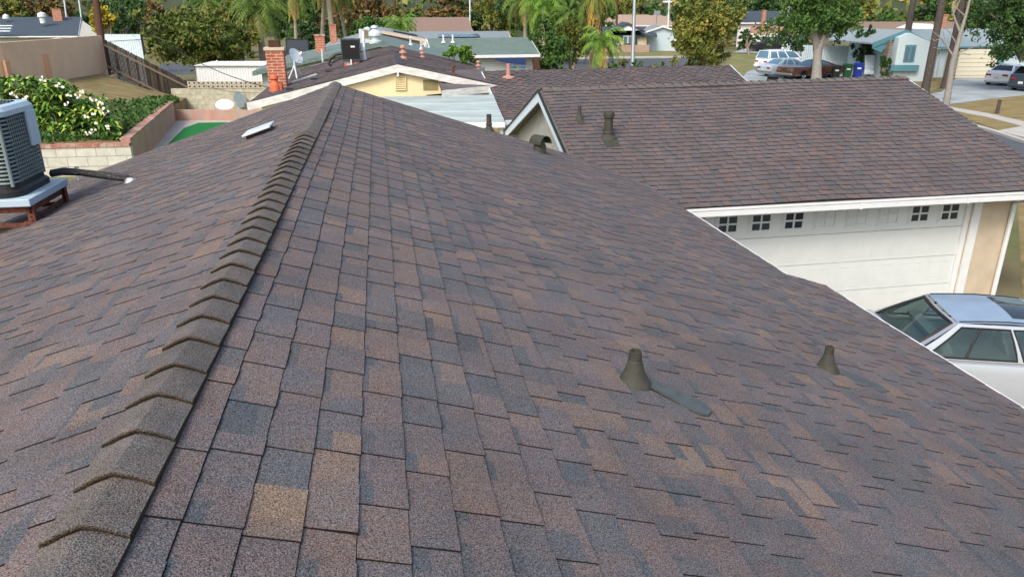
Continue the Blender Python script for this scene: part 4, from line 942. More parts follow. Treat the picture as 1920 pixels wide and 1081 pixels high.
# black strip on the ridge, pipes
def onY(x, y, right=True):
    E = Y['R'] if right else Y['L']; n = A.cross(E - Y['W']); r = ray(x, y); C = Vector((0, 0, CZ)); return C + r * ((Y['W'] - C).dot(n) / r.dot(n))
m_ = MB(); s1 = (Y['R'] - Y['W']).normalized(); s2 = (Y['L'] - Y['W']).normalized(); u0 = Y['W'] + A * .25 + Z * .035
m_.prism([u0 - Z * .01, u0 + s1 * .22, u0 + s1 * .22 + A * 5.6, u0 + A * 5.6 - Z * .01], -Z * .012); m_.build('ridge_felt', M['black'], Y['roof'])
def mush(p, s, lab, ma='pinkpipe'):
    m_ = MB(); m_.lathe([(.2 * s, -.1), (.19 * s, .05 * s), (.08 * s, .12 * s), (.08 * s, .22 * s), (.17 * s, .25 * s), (.15 * s, .33 * s), (.07 * s, .36 * s), (.07 * s, .46 * s), (.13 * s, .48 * s), (.1 * s, .58 * s), (0, .62 * s)], p, 14); o = m_.build('roof_vent', M[ma], Y['roof'], smooth=True); o['label'] = lab
mush(onY(756, 110), .75, 'larger pink stacked vent cap'); mush(onY(792, 107), .55, 'smaller pink vent cap'); mush(onY(850, 139), .45, 'small rusty pipe stub low on the slope', 'rust'); mush(onY(897, 131), .6, 'pink pipe near the valley')
m_ = MB(); m_.beam(onY(548, 157, 0) + Z * .05, onY(594, 142, 0) + Z * .05, .07, .05); m_.build('white_strip', M['white_old'], Y['roof'])
for (x, y) in ((548, 168), (592, 149), (620, 135)):
    p = onY(x, y, 0); m_ = MB(); m_.box(p.x, p.y, p.z + .03, .3, .22, .05); m_.build('patch', M['black'], Y['roof'])
# brick chimney on the yellow house
def chimney(root, x0, x1, ytop, ybot, d, flue=None, label=None, capm='brownfascia', base=None, m='brick', rz=YAW):
    p0, p1, pt = pd(x0, ybot, d), pd(x1, ybot, d), pd((x0 + x1) / 2, ytop, d); w_ = (p1 - p0).length * .86; c = (p0 + p1) / 2
    m_ = MB(); H = pt.z - c.z; m_.box(c.x, c.y, c.z + H / 2 - .25, w_, w_ * .8, H + .5, 0, .5, rz); o = m_.build('chimney', M[m], root)
    if label: o['label'] = label
    m_ = MB(); m_.box(c.x, c.y, pt.z + .04, w_ + .08, w_ * .8 + .08, .09, 0, .5, rz); m_.build('chimney_cap', M[capm], o)
    if flue:
        m_ = MB(); m_.box(c.x, c.y, pt.z + .09 + flue / 2, w_ * .6, w_ * .5, flue, 0, .5, rz); m_.build('spark_arrestor', M['wood'], o)
    return o
chimney(yh, 504, 541, 92, 160, 24.2, .2, 'red brick chimney with a dark metal spark arrestor')
p = pd(516, 163, 23.4); m_ = MB(); m_.lathe([(.16, -.3), (.16, .05), (.13, .12), (.10, .16), (.10, .22), (.14, .26), (.12, .34), (.04, .40)], p, 14); m_.box(p.x + .02, p.y + .1, p.z - .05, .34, .34, .3, 0, .5, YAW); o = m_.build('roof_vent', M['orange'], Y['roof'], smooth=True); o['label'] = 'red-orange painted vent cap in front of the brick chimney'
# satellite dish
sd_ = thing('satellite_dish', 'grey satellite dish on a forked white mast right of the nearest brick chimney', 'satellite dish', tuple(pd(556, 150, 26.5)))
dc = pd(553, 106, 26.5); m_ = MB(); ax = Vector((.78, -.35, .5)).normalized(); m_.lathe([(.0, 0), (.12, .01), (.24, .04), (.29, .065), (.292, .07), (.28, .067), (.12, .02), (0, .01)], dc, 28, ax); m_.build('dish', M['metal'], sd_, smooth=True)
ft = pd(567, 104, 26.3) ; m_ = MB(); m_.tube([dc - Z * .24 + ax * .05, dc + ax * .36 - Z * .08], .02, 6); m_.build('arm', M['metal'], sd_); m_ = MB(); m_.lathe([(.05, -.06), (.07, .0), (.07, .07), (0, .09)], dc + ax * .36 - Z * .06, 10, -ax); m_.build('receiver', M['white'], sd_, smooth=True)
m_ = MB(); f1, f2 = pd(541, 142, 26.4), pd(564, 132, 26.8); jn = pd(552, 122, 26.5); m_.tube([dc - ax * .03, jn], .03, 6); m_.tube([jn, f1 - Z * .1], .025, 6); m_.tube([jn, f2 - Z * .1], .02, 6); m_.tube([jn, pd(556, 136, 26.2) - Z * .2], .03, 6); m_.build('mast', M['metal'], sd_)
# basketball hoop seen behind
hp_ = thing('basketball_hoop', 'dark-framed basketball backboard behind the satellite dish', 'basketball hoop', tuple(pd(560, 130, 48)))
c = pd(557.5, 87, 48); m_ = MB(); m_.obox(c + Vector((-.68, 0, -.42)), Vector((1.36, 0, 0)), Vector((0, .05, 0)), Z * .84); m_.build('backboard', M['board'], hp_)
m_ = MB()
for s in (-1, 1): m_.obox(c + Vector((s * .7 - .03, -.02, -.45)), Vector((.06, 0, 0)), Vector((0, .09, 0)), Z * .9); m_.obox(c + Vector((-.73, -.021, s * .44 - .03)), Vector((1.46, 0, 0)), Vector((0, .092, 0)), Z * .06)
m_.build('frame', M['black'], hp_); m_ = MB(); m_.tube([c + Vector((.1, .4, -.3)), Vector((c.x + .1, c.y + .4, 0))], .07, 8); m_.beam(c + Vector((.1, .4, -.3)), c + Vector((0, .03, 0)), .06, .08); m_.build('pole', M['black'], hp_)
m_ = MB(); m_.tube([c + Vector((math.cos(t) * .22, -.26 + math.sin(t) * .22, -.25)) for t in [i * math.pi / 8 for i in range(17)]], .012, 5); m_.build('rim', M['orange'], hp_)
# dark condenser unit on the yellow roof
cu = thing('rooftop_condenser', 'dark square condenser on a red-splashed curb on the yellow house roof', 'air conditioner', tuple(pd(660, 118, 27)), YAW)
b0_, b1_ = pd(641, 110, 26.8), pd(678, 110, 26.8); c = (b0_ + b1_) / 2; wdt = (b1_ - b0_).length * .9; tz = pd(660, 74, 26.8).z
m_ = MB(); m_.box(c.x, c.y, (c.z + tz) / 2, wdt, wdt, tz - c.z, 0, .5, YAW); m_.build('coil', M['dark'], cu)
m_ = MB()
for k in range(18):
    z_ = c.z + .03 + (tz - c.z - .06) * k / 17; m_.box(c.x, c.y, z_, wdt + .03, wdt + .03, .010, 0, .5, YAW)
m_.build('louvre_panel', M['black'], cu)
m_ = MB(); m_.box(c.x, c.y, tz + .02, wdt + .05, wdt + .05, .04, 0, .5, YAW); m_.box(c.x, c.y, c.z - .02, wdt + .04, wdt + .04, .05, 0, .5, YAW)
for s in (-1, 1):
    for t in (-1, 1): q = c + B * s * wdt * .5 + A * t * wdt * .5; m_.box(q.x, q.y, (c.z + tz) / 2, .035, .035, tz - c.z, 0, .5, YAW)
m_.build('frame', M['slateroof'], cu)
m_ = MB(); q = c - A * (wdt / 2 + .025) + B * .0; m_.obox(q - B * .0 + Z * (tz - c.z) * .62, B * .15, A * .004, Z * .06); m_.build('sticker', M['white'], cu)
m_ = MB(); m_.box(c.x, c.y, c.z - .3, wdt * .85, wdt * .8, .5, 0, .5, YAW); m_.build('curb', mat('red_white_curb', (.55, .5, .46), .8, base2=(.5, .08, .05), scale=5), cu)
m_ = MB(); m_.tube([c - A * (wdt / 2) + Z * .0 + B * -.02, c - A * (wdt / 2 + .05) - Z * .3], .03, 6); m_.build('drain_pipe', M['white'], cu)
m_ = MB(); q = c - B * (wdt / 2)
m_.tube([q + Z * .18, q - B * .2 + Z * .16, q - B * .42 + Z * .02, q - B * .5 - Z * .16, q - B * .4 - Z * .24], .05, 8); m_.tube([q + Z * .05, q - B * .2 - Z * .02, q - B * .4 - Z * .14], .035, 8); m_.build('pipe', M['tar'], cu, smooth=True)
m_ = MB(); pp = pd(684, 106, 27.3); m_.tube([pp - Z * .2, pd(680.5, 58, 27.3)], .05, 10); m_.lathe([(.09, -.05), (.06, .08)], pp - Z * .1, 10); o = m_.build('vent_pipe', M['metal'], Y['roof'], smooth=True); o['label'] = 'tall pale metal flue beside the dark condenser'

# ---- white patio cover between the houses
pc = thing('patio_cover', 'pale flat-sheeted patio cover between the yellow wall and the steep white rake', 'patio cover', tuple(pd(850, 228, 19.6)))
q = [pd(700, 181, 21.9), pd(925, 177, 21.9), pd(946, 229, 19.4), pd(640, 231, 19.4)]
m_ = MB(); m_.prism(q, -Z * .05); m_.build('cover', M['cover'], pc)
for t in (.33, .62, .86): m_ = MB(); m_.beam(lerp(q[0], q[3], t) + Z * .006, lerp(q[1], q[2], t) + Z * .006, .03, .012); m_.build('seam', M['metal'], pc)
m_ = MB(); m_.obox(q[3] - Z * .12 - A * .1, q[2] - q[3], A * .1, Z * .13); m_.build('gutter', M['white'], pc)
for t in (.02, .5, .98): m_ = MB(); p = lerp(q[3], q[2], t); m_.box(p.x, p.y + .1, p.z / 2, .1, .1, p.z - .1); m_.build('post', M['white'], pc)

# ---- brown roofed house behind the garage wing
bh = thing('brown_roofed_house', 'house with a long brown shingle roof directly behind the garage wing, white steep rake', 'house', tuple(pd(1150, 222, 21)))
rl, rr = pd(905, 134, 23.9), pd(1368, 121.5, 25.6); el = pd(946, 224, 20.3); er = pd(1455, 206, 21.6)
H3 = side_house(bh, rl, rr, el, er, M['shingle_far'], M['stucco_grey'], M['bluewhite'], shing=True, seed=61)
m_ = MB(); p = lerp(lerp(rl, rr, .085), lerp(el, er, .085), .16); m_.lathe([(.22, -.05), (.21, .03), (.08, .06), (.065, .07), (.065, .42)], p, 12); m_.build('vent_pipe', M['pinkpipe'], H3['roof'], smooth=True)

# ---- teal-grey roof behind the yellow house
th_ = thing('grey_green_house', 'house with a grey-green roof just behind the yellow house ridge', 'house', tuple(pd(715, 120, 37)))
T = gable_house(th_, (712, 79), 37.0, 6.2, 5.2, 2.45, 2.5, 12, M['tealroof'], M['stucco_grey'], M['tealroof'])
def onT(x, y, right=True):
    E = T['R'] if right else T['L']; n = A.cross(E - T['W']); r = ray(x, y); C = Vector((0, 0, CZ)); return C + r * ((T['W'] - C).dot(n) / r.dot(n))
chimney(th_, 592, 612, 67, 100, 41, None, 'weathered red brick chimney left of the condenser', 'redcap')
for (x, y, s) in ((770, 84, .8), (790, 93, .8)): m_ = MB(); p = onT(x, y); m_.lathe([(.2 * s, -.05), (.08, .1), (.06, .12), (.06, .45 * s), (.12, .47 * s), (0, .55 * s)], p, 10); m_.build('vent_pipe', M['metal'], T['roof'])
m_ = MB(); p = onT(605, 112, 0); m_.tube([p - Z * .1, p + Z * .45], .04, 8); m_.build('vent_pipe', M['metal'], T['roof'])
cu2 = thing('evaporative_cooler', 'pale louvred cooler box with a domed white vent behind the dark condenser', 'cooler', tuple(pd(688, 80, 38)), YAW)
b0_, b1_ = pd(674, 72, 38), pd(693, 72, 38); c = (b0_ + b1_) / 2; w_ = (b1_ - b0_).length; tz = pd(684, 54, 38).z
m_ = MB(); m_.box(c.x, c.y, (c.z + tz) / 2 - .1, w_, w_, tz - c.z + .2, 0, .5, YAW); m_.build('cabinet', M['metal'], cu2)
m_ = MB()
for k in range(8): m_.box(c.x + .1, c.y - w_ / 2 - .02, c.z + .06 + k * (tz - c.z) / 9, w_ * .6, .03, .03, 0, .5, YAW)
m_.build('louvres', M['plywood'], cu2)
m_ = MB(); m_.lathe([(.33, -.5), (.33, -.1), (.22, -.05), (.22, .1), (.35, .14), (.34, .28), (.2, .4), (0, .45)], pd(704, 72, 37.6), 16); m_.build('dome_vent', M['metal'], cu2, smooth=True)

# ---- cream-barge house and the one beyond
ch = thing('cream_gabled_house', 'house with cream gable boards and a pale roof behind the grey-green roof', 'house', tuple(pd(716, 90, 53)))
C5 = gable_house(ch, (716, 57), 53, 4.3, 3.4, 2.7, 3.2, 11, M['greyroof'], M['stucco_grey'], M['brownfascia'], ov=.6)
m_ = MB(); q0 = pd(790, 80, 52.5); m_.obox(q0 - Z * .25, pd(830, 82, 52.5) - q0, A * 3, Z * .25); m_.build('porch_roof', M['brownfascia'], ch)
chimney(ch, 620, 633, 47, 80, 56, None, 'tallest slim red brick chimney under the palms', 'redcap')
m_ = MB()
for x in (735, 750, 765): pass
p = C5['W'] + (C5['R'] - C5['W']) * .25 + A * 2.5 + Z * .05; s1 = (C5['R'] - C5['W']).normalized(); m_.prism([p, p + s1 * 1.8, p + s1 * 1.8 + A * 3.2, p + A * 3.2], Z * .05); m_.build('solar_panel', M['solar'], C5['roof'])
for k in (0, 1): m_ = MB(); m_.lathe([(.18, -.1), (.18, .25), (.28, .3), (.25, .42), (0, .5)], lerp(C5['W'], C5['L'], .12 + .12 * k) + A * (1 + k), 12); m_.build('roof_vent', M['metal'], C5['roof'])
gh = thing('green_roofed_house', 'white-walled house with a grey-green roof and a navy garage panel, centre background', 'house', tuple(pd(930, 120, 48)))
G6 = side_house(gh, pd(800, 71.5, 52), pd(992, 69, 53.5), pd(800, 104, 47.5), pd(1012, 101, 48.5), M['greenroof'], M['white'], M['white'], gut=False)
pA, pB = pd(928, 110, 47.8), pd(986, 109, 48.0); m_ = MB(); n_ = 14
top_ = [lerp(pA, pB, i / n_) + Z * .03 for i in range(n_ + 1)]; bot = [lerp(pA, pB, i / n_) - Z * (.05 + .38 * (i / n_) ** .6) for i in range(n_ + 1)]
m_.prism(top_ + bot[::-1], Vector((0, .05, 0))); m_.build('awning_panel', M['tarp'], gh)
m_ = MB(); 
for x, y in ((962, 126), (979, 126)): p = pd(x, y, 47.7); m_.lathe([(.18, -.06), (.2, .06), (0, .12)], p, 10)
m_.build('ornament', M['carblue'], gh)
m_ = MB(); q0, q1 = pd(1000, 104, 48.3), pd(1011, 104, 48.6); m_.obox(Vector((q0.x, q0.y, 0)), Vector(((q1 - q0).x, 0, 0)), Vector((0, .3, 0)), Z * (q0.z - .1)); m_.build('corner_post', M['wood'], gh)
for x in (832, 850): p = lerp(pd(800, 71.5, 52), pd(800, 104, 47.5), .25); m_ = MB(); p = p + Vector((pd(x, 90, 50).x - pd(800, 90, 50).x, 0, 0)); m_.tube([p - Z * .1, p + Z * .5], .06, 8); m_.lathe([(.16, -.03), (.07, .1)], p, 8); m_.build('vent_pipe', M['white'], G6['roof'])
lh = thing('solar_roof_house', 'low house with a pale grey roof carrying a row of four solar panels', 'house', tuple(pd(860, 70, 66)))
G7 = side_house(lh, pd(770, 58.5, 70), pd(952, 57.5, 71), pd(765, 75, 63), pd(957, 75, 64), M['greyroof'], M['stucco_grey'], M['white'], gut=False)
for k in range(4):
    rl_, el_ = pd(822 + k * 19.4, 65.3, 67), pd(822 + k * 19.4, 71.2, 64.8); rr_ = pd(840 + k * 19.4, 65.3, 67.1); er_ = pd(840 + k * 19.4, 71.2, 64.9); m_ = MB(); m_.prism([rl_ + Z * .05, el_ + Z * .05, er_ + Z * .05, rr_ + Z * .05], Z * .05); m_.build('solar_panel', M['solar'], G7['roof'])
fh = thing('far_brown_house', 'distant house with a pinkish brown roof above the solar-panelled roof', 'house', tuple(pd(820, 58, 92)))
G8 = side_house(fh, pd(690, 33, 98), pd(878, 31.5, 99), pd(685, 60, 89), pd(885, 59, 90), M['brownroof'], M['tanwall'], M['brownfascia'], gut=False)
# ladder-ish white frame on green roof
m_ = MB(); q0 = pd(800, 88, 46.5)
for s in (-.35, .35): m_.tube([q0 + Vector((s * .7, 0, -.3)), q0 + Vector((0, .2, .45))], .035, 6)
m_.beam(q0 + Vector((-.15, .1, .0)), q0 + Vector((.15, .1, .0)), .04, .04); tag(m_.build('step_ladder', M['white']), 'white A-frame step ladder standing beside the grey-green roof', 'ladder')
# slate roofed house, upper left
sh = thing('slate_roofed_house', 'house with a dark slate-blue roof, white fascia and small orange chimney, upper left', 'house', tuple(pd(60, 70, 76)))
S9 = side_house(sh, pd(-320, 33, 83), pd(152, 31, 84), pd(-330, 69, 74), pd(146, 67, 75), M['slateroof'], M['stucco_grey'], M['white'], gut=True)
chimney(sh, 101, 119, 18, 32, 82, None, 'small orange chimney on the slate roof', 'orangeroof', m='orangeroof')
m_ = MB(); m_.lathe([(.3, -.4), (.3, .2), (.45, .25), (.4, .6), (0, .75)], pd(80, 36, 79), 14); m_.build('roof_vent', M['white'], S9['roof'], smooth=True)
m_ = MB(); m_.lathe([(.35, -.2), (.3, .1), (.1, .25), (0, .3)], pd(11, 31, 81), 12); m_.build('roof_vent', M['white'], S9['roof'], smooth=True)
for y in (48, 53, 58): m_ = MB(); m_.beam(pd(-20, y, 74), pd(24 - (y - 48) * .4, y, 74), .25, .1); m_.build('awning_slat', M['bluewhite'], sh)
m_ = MB(); p0, p1 = pd(100, 71, 73.5), pd(135, 68, 73.5); m_.obox(Vector((p0.x, p0.y, 0)), Vector(((p1 - p0).x, 0, 0)), Vector((0, .3, 0)), Z * p0.z); m_.build('porch_panel', M['white'], sh)
for x, y0 in ((119, -10), (148, 0)): m_ = MB(); p = pd(x, 30, 88); m_.tube([Vector((p.x, p.y, 0)), pd(x, y0, 88)], .09, 8); tag(m_.build('light_pole', M['metal']), ('taller' if x == 119 else 'shorter') + ' pale pole standing behind the slate-roofed house', 'pole')

# ---- far centre-right houses
wh = thing('cream_bungalow', 'cream bungalow with a dark roof, white gable and wide window across the street', 'house', tuple(pd(1190, 97, 98)))
q = side_house(wh, pd(1130, 50, 103), pd(1222, 50, 103.5), pd(1120, 66, 96), pd(1232, 66, 96.5), M['slateroof'], M['cream'], M['slateroof'], gut=False)
m_ = MB(); a_, b_, c_3 = pd(1154, 57, 95.5), pd(1177, 46.5, 95.5), pd(1204, 57, 95.5); m_.prism([a_, b_, c_3], Vector((0, 5, 0))); go_ = m_.build('gable', M['white'], wh)
m_ = MB(); 
for E in (a_, c_3): m_.prism([b_ + Z * .3 - Vector((0, .3, 0)), E + Z * .1 - Vector((0, .3, 0)) + (E - b_).normalized() * .4, E - Z * .05 - Vector((0, .3, 0)) + (E - b_).normalized() * .4, b_ - Vector((0, .3, 0)) + Z * .05], Vector((0, 6, 0)))
m_.build('roof', M['slateroof'], wh)
def onYp(x, y, Y_): r = ray(x, y); return Vector((0, 0, CZ)) + r * (Y_ / r.y)
def panel(root, name, x0, y0, x1, y1, d, m, th=.06, Y_=None):
    Y_ = Y_ or pd(x0, 80, d).y; p, q_ = onYp(x0, y1, Y_), onYp(x1, y0, Y_); m_ = MB(); m_.obox(p, Vector((q_.x - p.x, 0, 0)), Vector((0, th, 0)), Z * (q_.z - p.z)); return m_.build(name, M[m], root)
YB = pd(1120, 66, 96).y + .2
wn = panel(wh, 'window', 1168, 67, 1186, 81, 0, 'white', .2, YB); panel(wn, 'pane', 1169, 68, 1176.5, 80, 0, 'glassb', .05, YB - .06); panel(wn, 'pane', 1178, 68, 1185, 80, 0, 'glassb', .05, YB - .06)
panel(wh, 'door', 1189, 67, 1195, 84, 0, 'glassd', .2, YB); panel(wh, 'masonry_base', 1140, 84, 1218, 97.5, 0, 'tanroof', .3, YB - .15)
panel(wh, 'window', 1148, 70, 1156, 80, 0, 'glassb', .2, YB)
bl = thing('blue_gabled_house', 'small pale blue gabled house beside the round golden-green tree', 'house', tuple(pd(1245, 80, 100)))
gable_house(bl, (1243, 48), 98, 2.2, 2.4, 2.5, 2.5, 6, M['greyroof'], M['paleblue'], M['white'], dirA=Vector((-.05, 1, 0)))
for (n_, lab, x0, x1, yr, ye, d, rm_, wm_) in (('far_house', 'very wide far house with a tan roof behind the cream bungalow', 1135, 1262, 27, 47, 128, 'tanroof', 'tanwall'), ('far_house', 'far house with a blue-grey roof and orange brick chimney above the parked jeep', 1385, 1462, 20, 42, 112, 'slateroof', 'white'),
        ('far_house', 'far low house with a long terracotta roof behind the parked jeep', 1408, 1500, 49, 62, 104, 'orangeroof', 'cream'), ('far_house', 'far brown-roofed house behind the teal-trimmed house', 1600, 1790, 40, 62, 78, 'brownroof', 'cream'), ('far_house', 'distant tan-roofed house between palms at the top centre', 880, 960, 40, 52, 120, 'tanroof', 'tanwall')):
    t = thing(n_, lab, 'house', tuple(pd((x0 + x1) / 2, ye, d))); o = side_house(t, pd(x0, yr, d + 5), pd(x1, yr, d + 5), pd(x0 - 3, ye, d - 4), pd(x1 + 3, ye, d - 4), M[rm_], M[wm_], M['white'], gut=False)
    if 'orange brick' in lab: chimney(t, 1426, 1433, 20, 52, 107, None, None, 'redcap', m='orangeroof')
hw_ = thing('white_gabled_garage', 'white gabled garage front behind the parked black jeep', 'garage', tuple(pd(1442, 82, 99)))
gable_house(hw_, (1440, 65), 98, 2.4, 2.4, 1.9, 1.9, 5, M['orangeroof'], M['white'], M['white'], dirA=Vector((.05, 1, 0)), ov=.2)
tb_ = thing('flat_blue_building', 'low flat pale blue building with turquoise panels right of the white gabled garage', 'building', tuple(pd(1470, 80, 108)))
panel(tb_, 'wall', 1456, 64, 1510, 86, 106, 'paleblue', 3); panel(tb_, 'roof', 1440, 58, 1520, 63.5, 105.5, 'greyroof', 5); panel(tb_, 'turquoise_panel', 1456, 60, 1464, 68, 105, 'teal', .2); panel(tb_, 'turquoise_sign', 1459, 46, 1463, 52, 105, 'teal', .2)

# ---- teal-trimmed house on the right
tl = thing('teal_trimmed_house', 'white and pale blue house with teal eaves, brick accents and cream garage door, upper right', 'house', tuple(pd(1750, 140, 59)))
dF = Vector((.99, -.10, 0)).normalized(); D5 = 57.5
Wt = pd(1700, 56, D5); dA5 = Vector((-.10, .995, 0)).normalized(); dB5 = Vector((dA5.y, -dA5.x, 0))
Lt = pd(1637, 80, D5); Rt = pd(1762, 90, D5)
r_ = MB(); ln_ = 9
for E in (Lt, Rt): r_.prism([Wt, E, E - Z * .12, Wt - Z * .14], dA5 * ln_)
rt_ = r_.build('roof', M['paleteal'], tl)
f = MB()
for E in (Lt, Rt): f.prism([Wt - dA5 * .06 + Z * .03, E - dA5 * .06 + Z * .03, E - dA5 * .06 - Z * .38, Wt - dA5 * .06 - Z * .34], dA5 * .055)
f.prism([Lt + Z * 0 - Z * .14 - dA5 * .001, lerp(Lt, Wt, .62) - Z * .30, lerp(Lt, Wt, .45) - Z * .75, lerp(Lt, Wt, .3) - Z * .98, Lt - Z * .42], dA5 * .06)
f.build('fascia', M['teal'], rt_)
w_ = MB(); q0, q1 = pd(1674, 140, D5 + .5), pd(1742, 140, D5 + .5); zt5 = pd(1674, 68, D5).z
w_.prism([Vector((q0.x, q0.y, 0)), Vector((q1.x, q1.y, 0)), Vector((q1.x, q1.y, pd(1742, 82, D5).z)), Vector((Wt.x, q0.y, Wt.z - .2)), Vector((q0.x, q0.y, pd(1674, 70, D5).z))], dA5 * 7)
w_.build('wall', M['paleblue'], tl)
wn = panel(tl, 'window', 1694, 84, 1719, 115, 0, 'teal', .15, q0.y - .1); panel(wn, 'pane', 1697, 88, 1706, 112, 0, 'glassb', .05, q0.y - .14); panel(wn, 'pane', 1707.5, 88, 1716, 112, 0, 'glassb', .05, q0.y - .14)
panel(tl, 'flower_box', 1669, 122, 1724, 133, 0, 'teal', .35, q0.y - .36)
panel(tl, 'brick_pier', 1745, 90, 1760, 150, 0, 'brickd', .8, q0.y - .1); panel(tl, 'brick_pier', 1658, 76, 1673, 140, 0, 'brickd', .8, q0.y - .05)
G10 = side_house(tl, pd(1700, 54, 66), pd(1905, 52, 67), pd(1740, 88, 60), pd(1915, 84, 60.6), M['paleteal'], M['paleblue'], M['teal'], gut=True)
YG = min(pd(1740, 88, 60).y, pd(1915, 84, 60.6).y) + .28
gp = panel(tl, 'garage_door', 1790, 92, 1874, 148, 0, 'creamdoor', .08, YG)
for k in range(1, 7): panel(gp, 'groove', 1790.5, 92 + k * 8, 1873.5, 92.7 + k * 8, 0, 'cream', .02, YG - .03)
panel(tl, 'side_door', 1757, 93, 1766, 140, 0, 'white', .1, YG); panel(tl, 'side_door', 1769, 96, 1779, 140, 0, 'creamdoor', .1, YG)
panel(tl, 'trim_post', 1875, 88, 1879, 148, 0, 'teal', .2, YG - .05)
chimney(tl, 1759, 1771, 28, 54, 68, None, 'small terracotta chimney', 'orangeroof', m='orangeroof')
m_ = MB(); a_, b_, c_3 = pd(1718, 54, 70), pd(1745, 44.5, 70), pd(1770, 54, 70); m_.prism([a_, b_, c_3], Vector((0, 4, 0))); m_.build('dormer', M['white'], tl)
panel(tl, 'cream_wall', 1640, 84, 1660, 125, 62, 'cream', 2)
# lattice gate and pale side fence
lg = thing('lattice_gate', 'pale lattice gate with a dark frame left of the teal-trimmed house', 'gate', tuple(pd(1630, 140, 60)))
m_ = MB()
for k in range(9):
    m_.beam(pd(1620 + k * 2, 139, 60), pd(1627 + k * 1.6, 103, 60), .05, .02)
    m_.beam(pd(1638 - k * 2, 139, 60) - Vector((0, .03, 0)), pd(1633 - k * 1.4, 103, 60) - Vector((0, .03, 0)), .05, .02)
m_.build('lattice', M['bluewhite'], lg); m_ = MB()
for x in (1620, 1637, 1645): m_.tube([pd(x, 140, 60.1), pd(x, 102, 60.1)], .05, 6)
m_.beam(pd(1620, 102, 60.1), pd(1645, 102, 60.1), .06, .06); m_.build('frame', M['black'], lg)
pf = MB(); q0, q1 = pd(1505, 95, 66), pd(1660, 95, 64)
for i in range(40): p = lerp(q0, q1, i / 40); pf.obox(Vector((p.x, p.y, 0)), Vector(((q1.x - q0.x) / 40 - .02, 0, 0)), Vector((0, .05, 0)), Z * 2.3)
tag(pf.build('side_fence', M['paleblue']), 'pale blue board fence behind the brown coupe and the bins', 'fence')

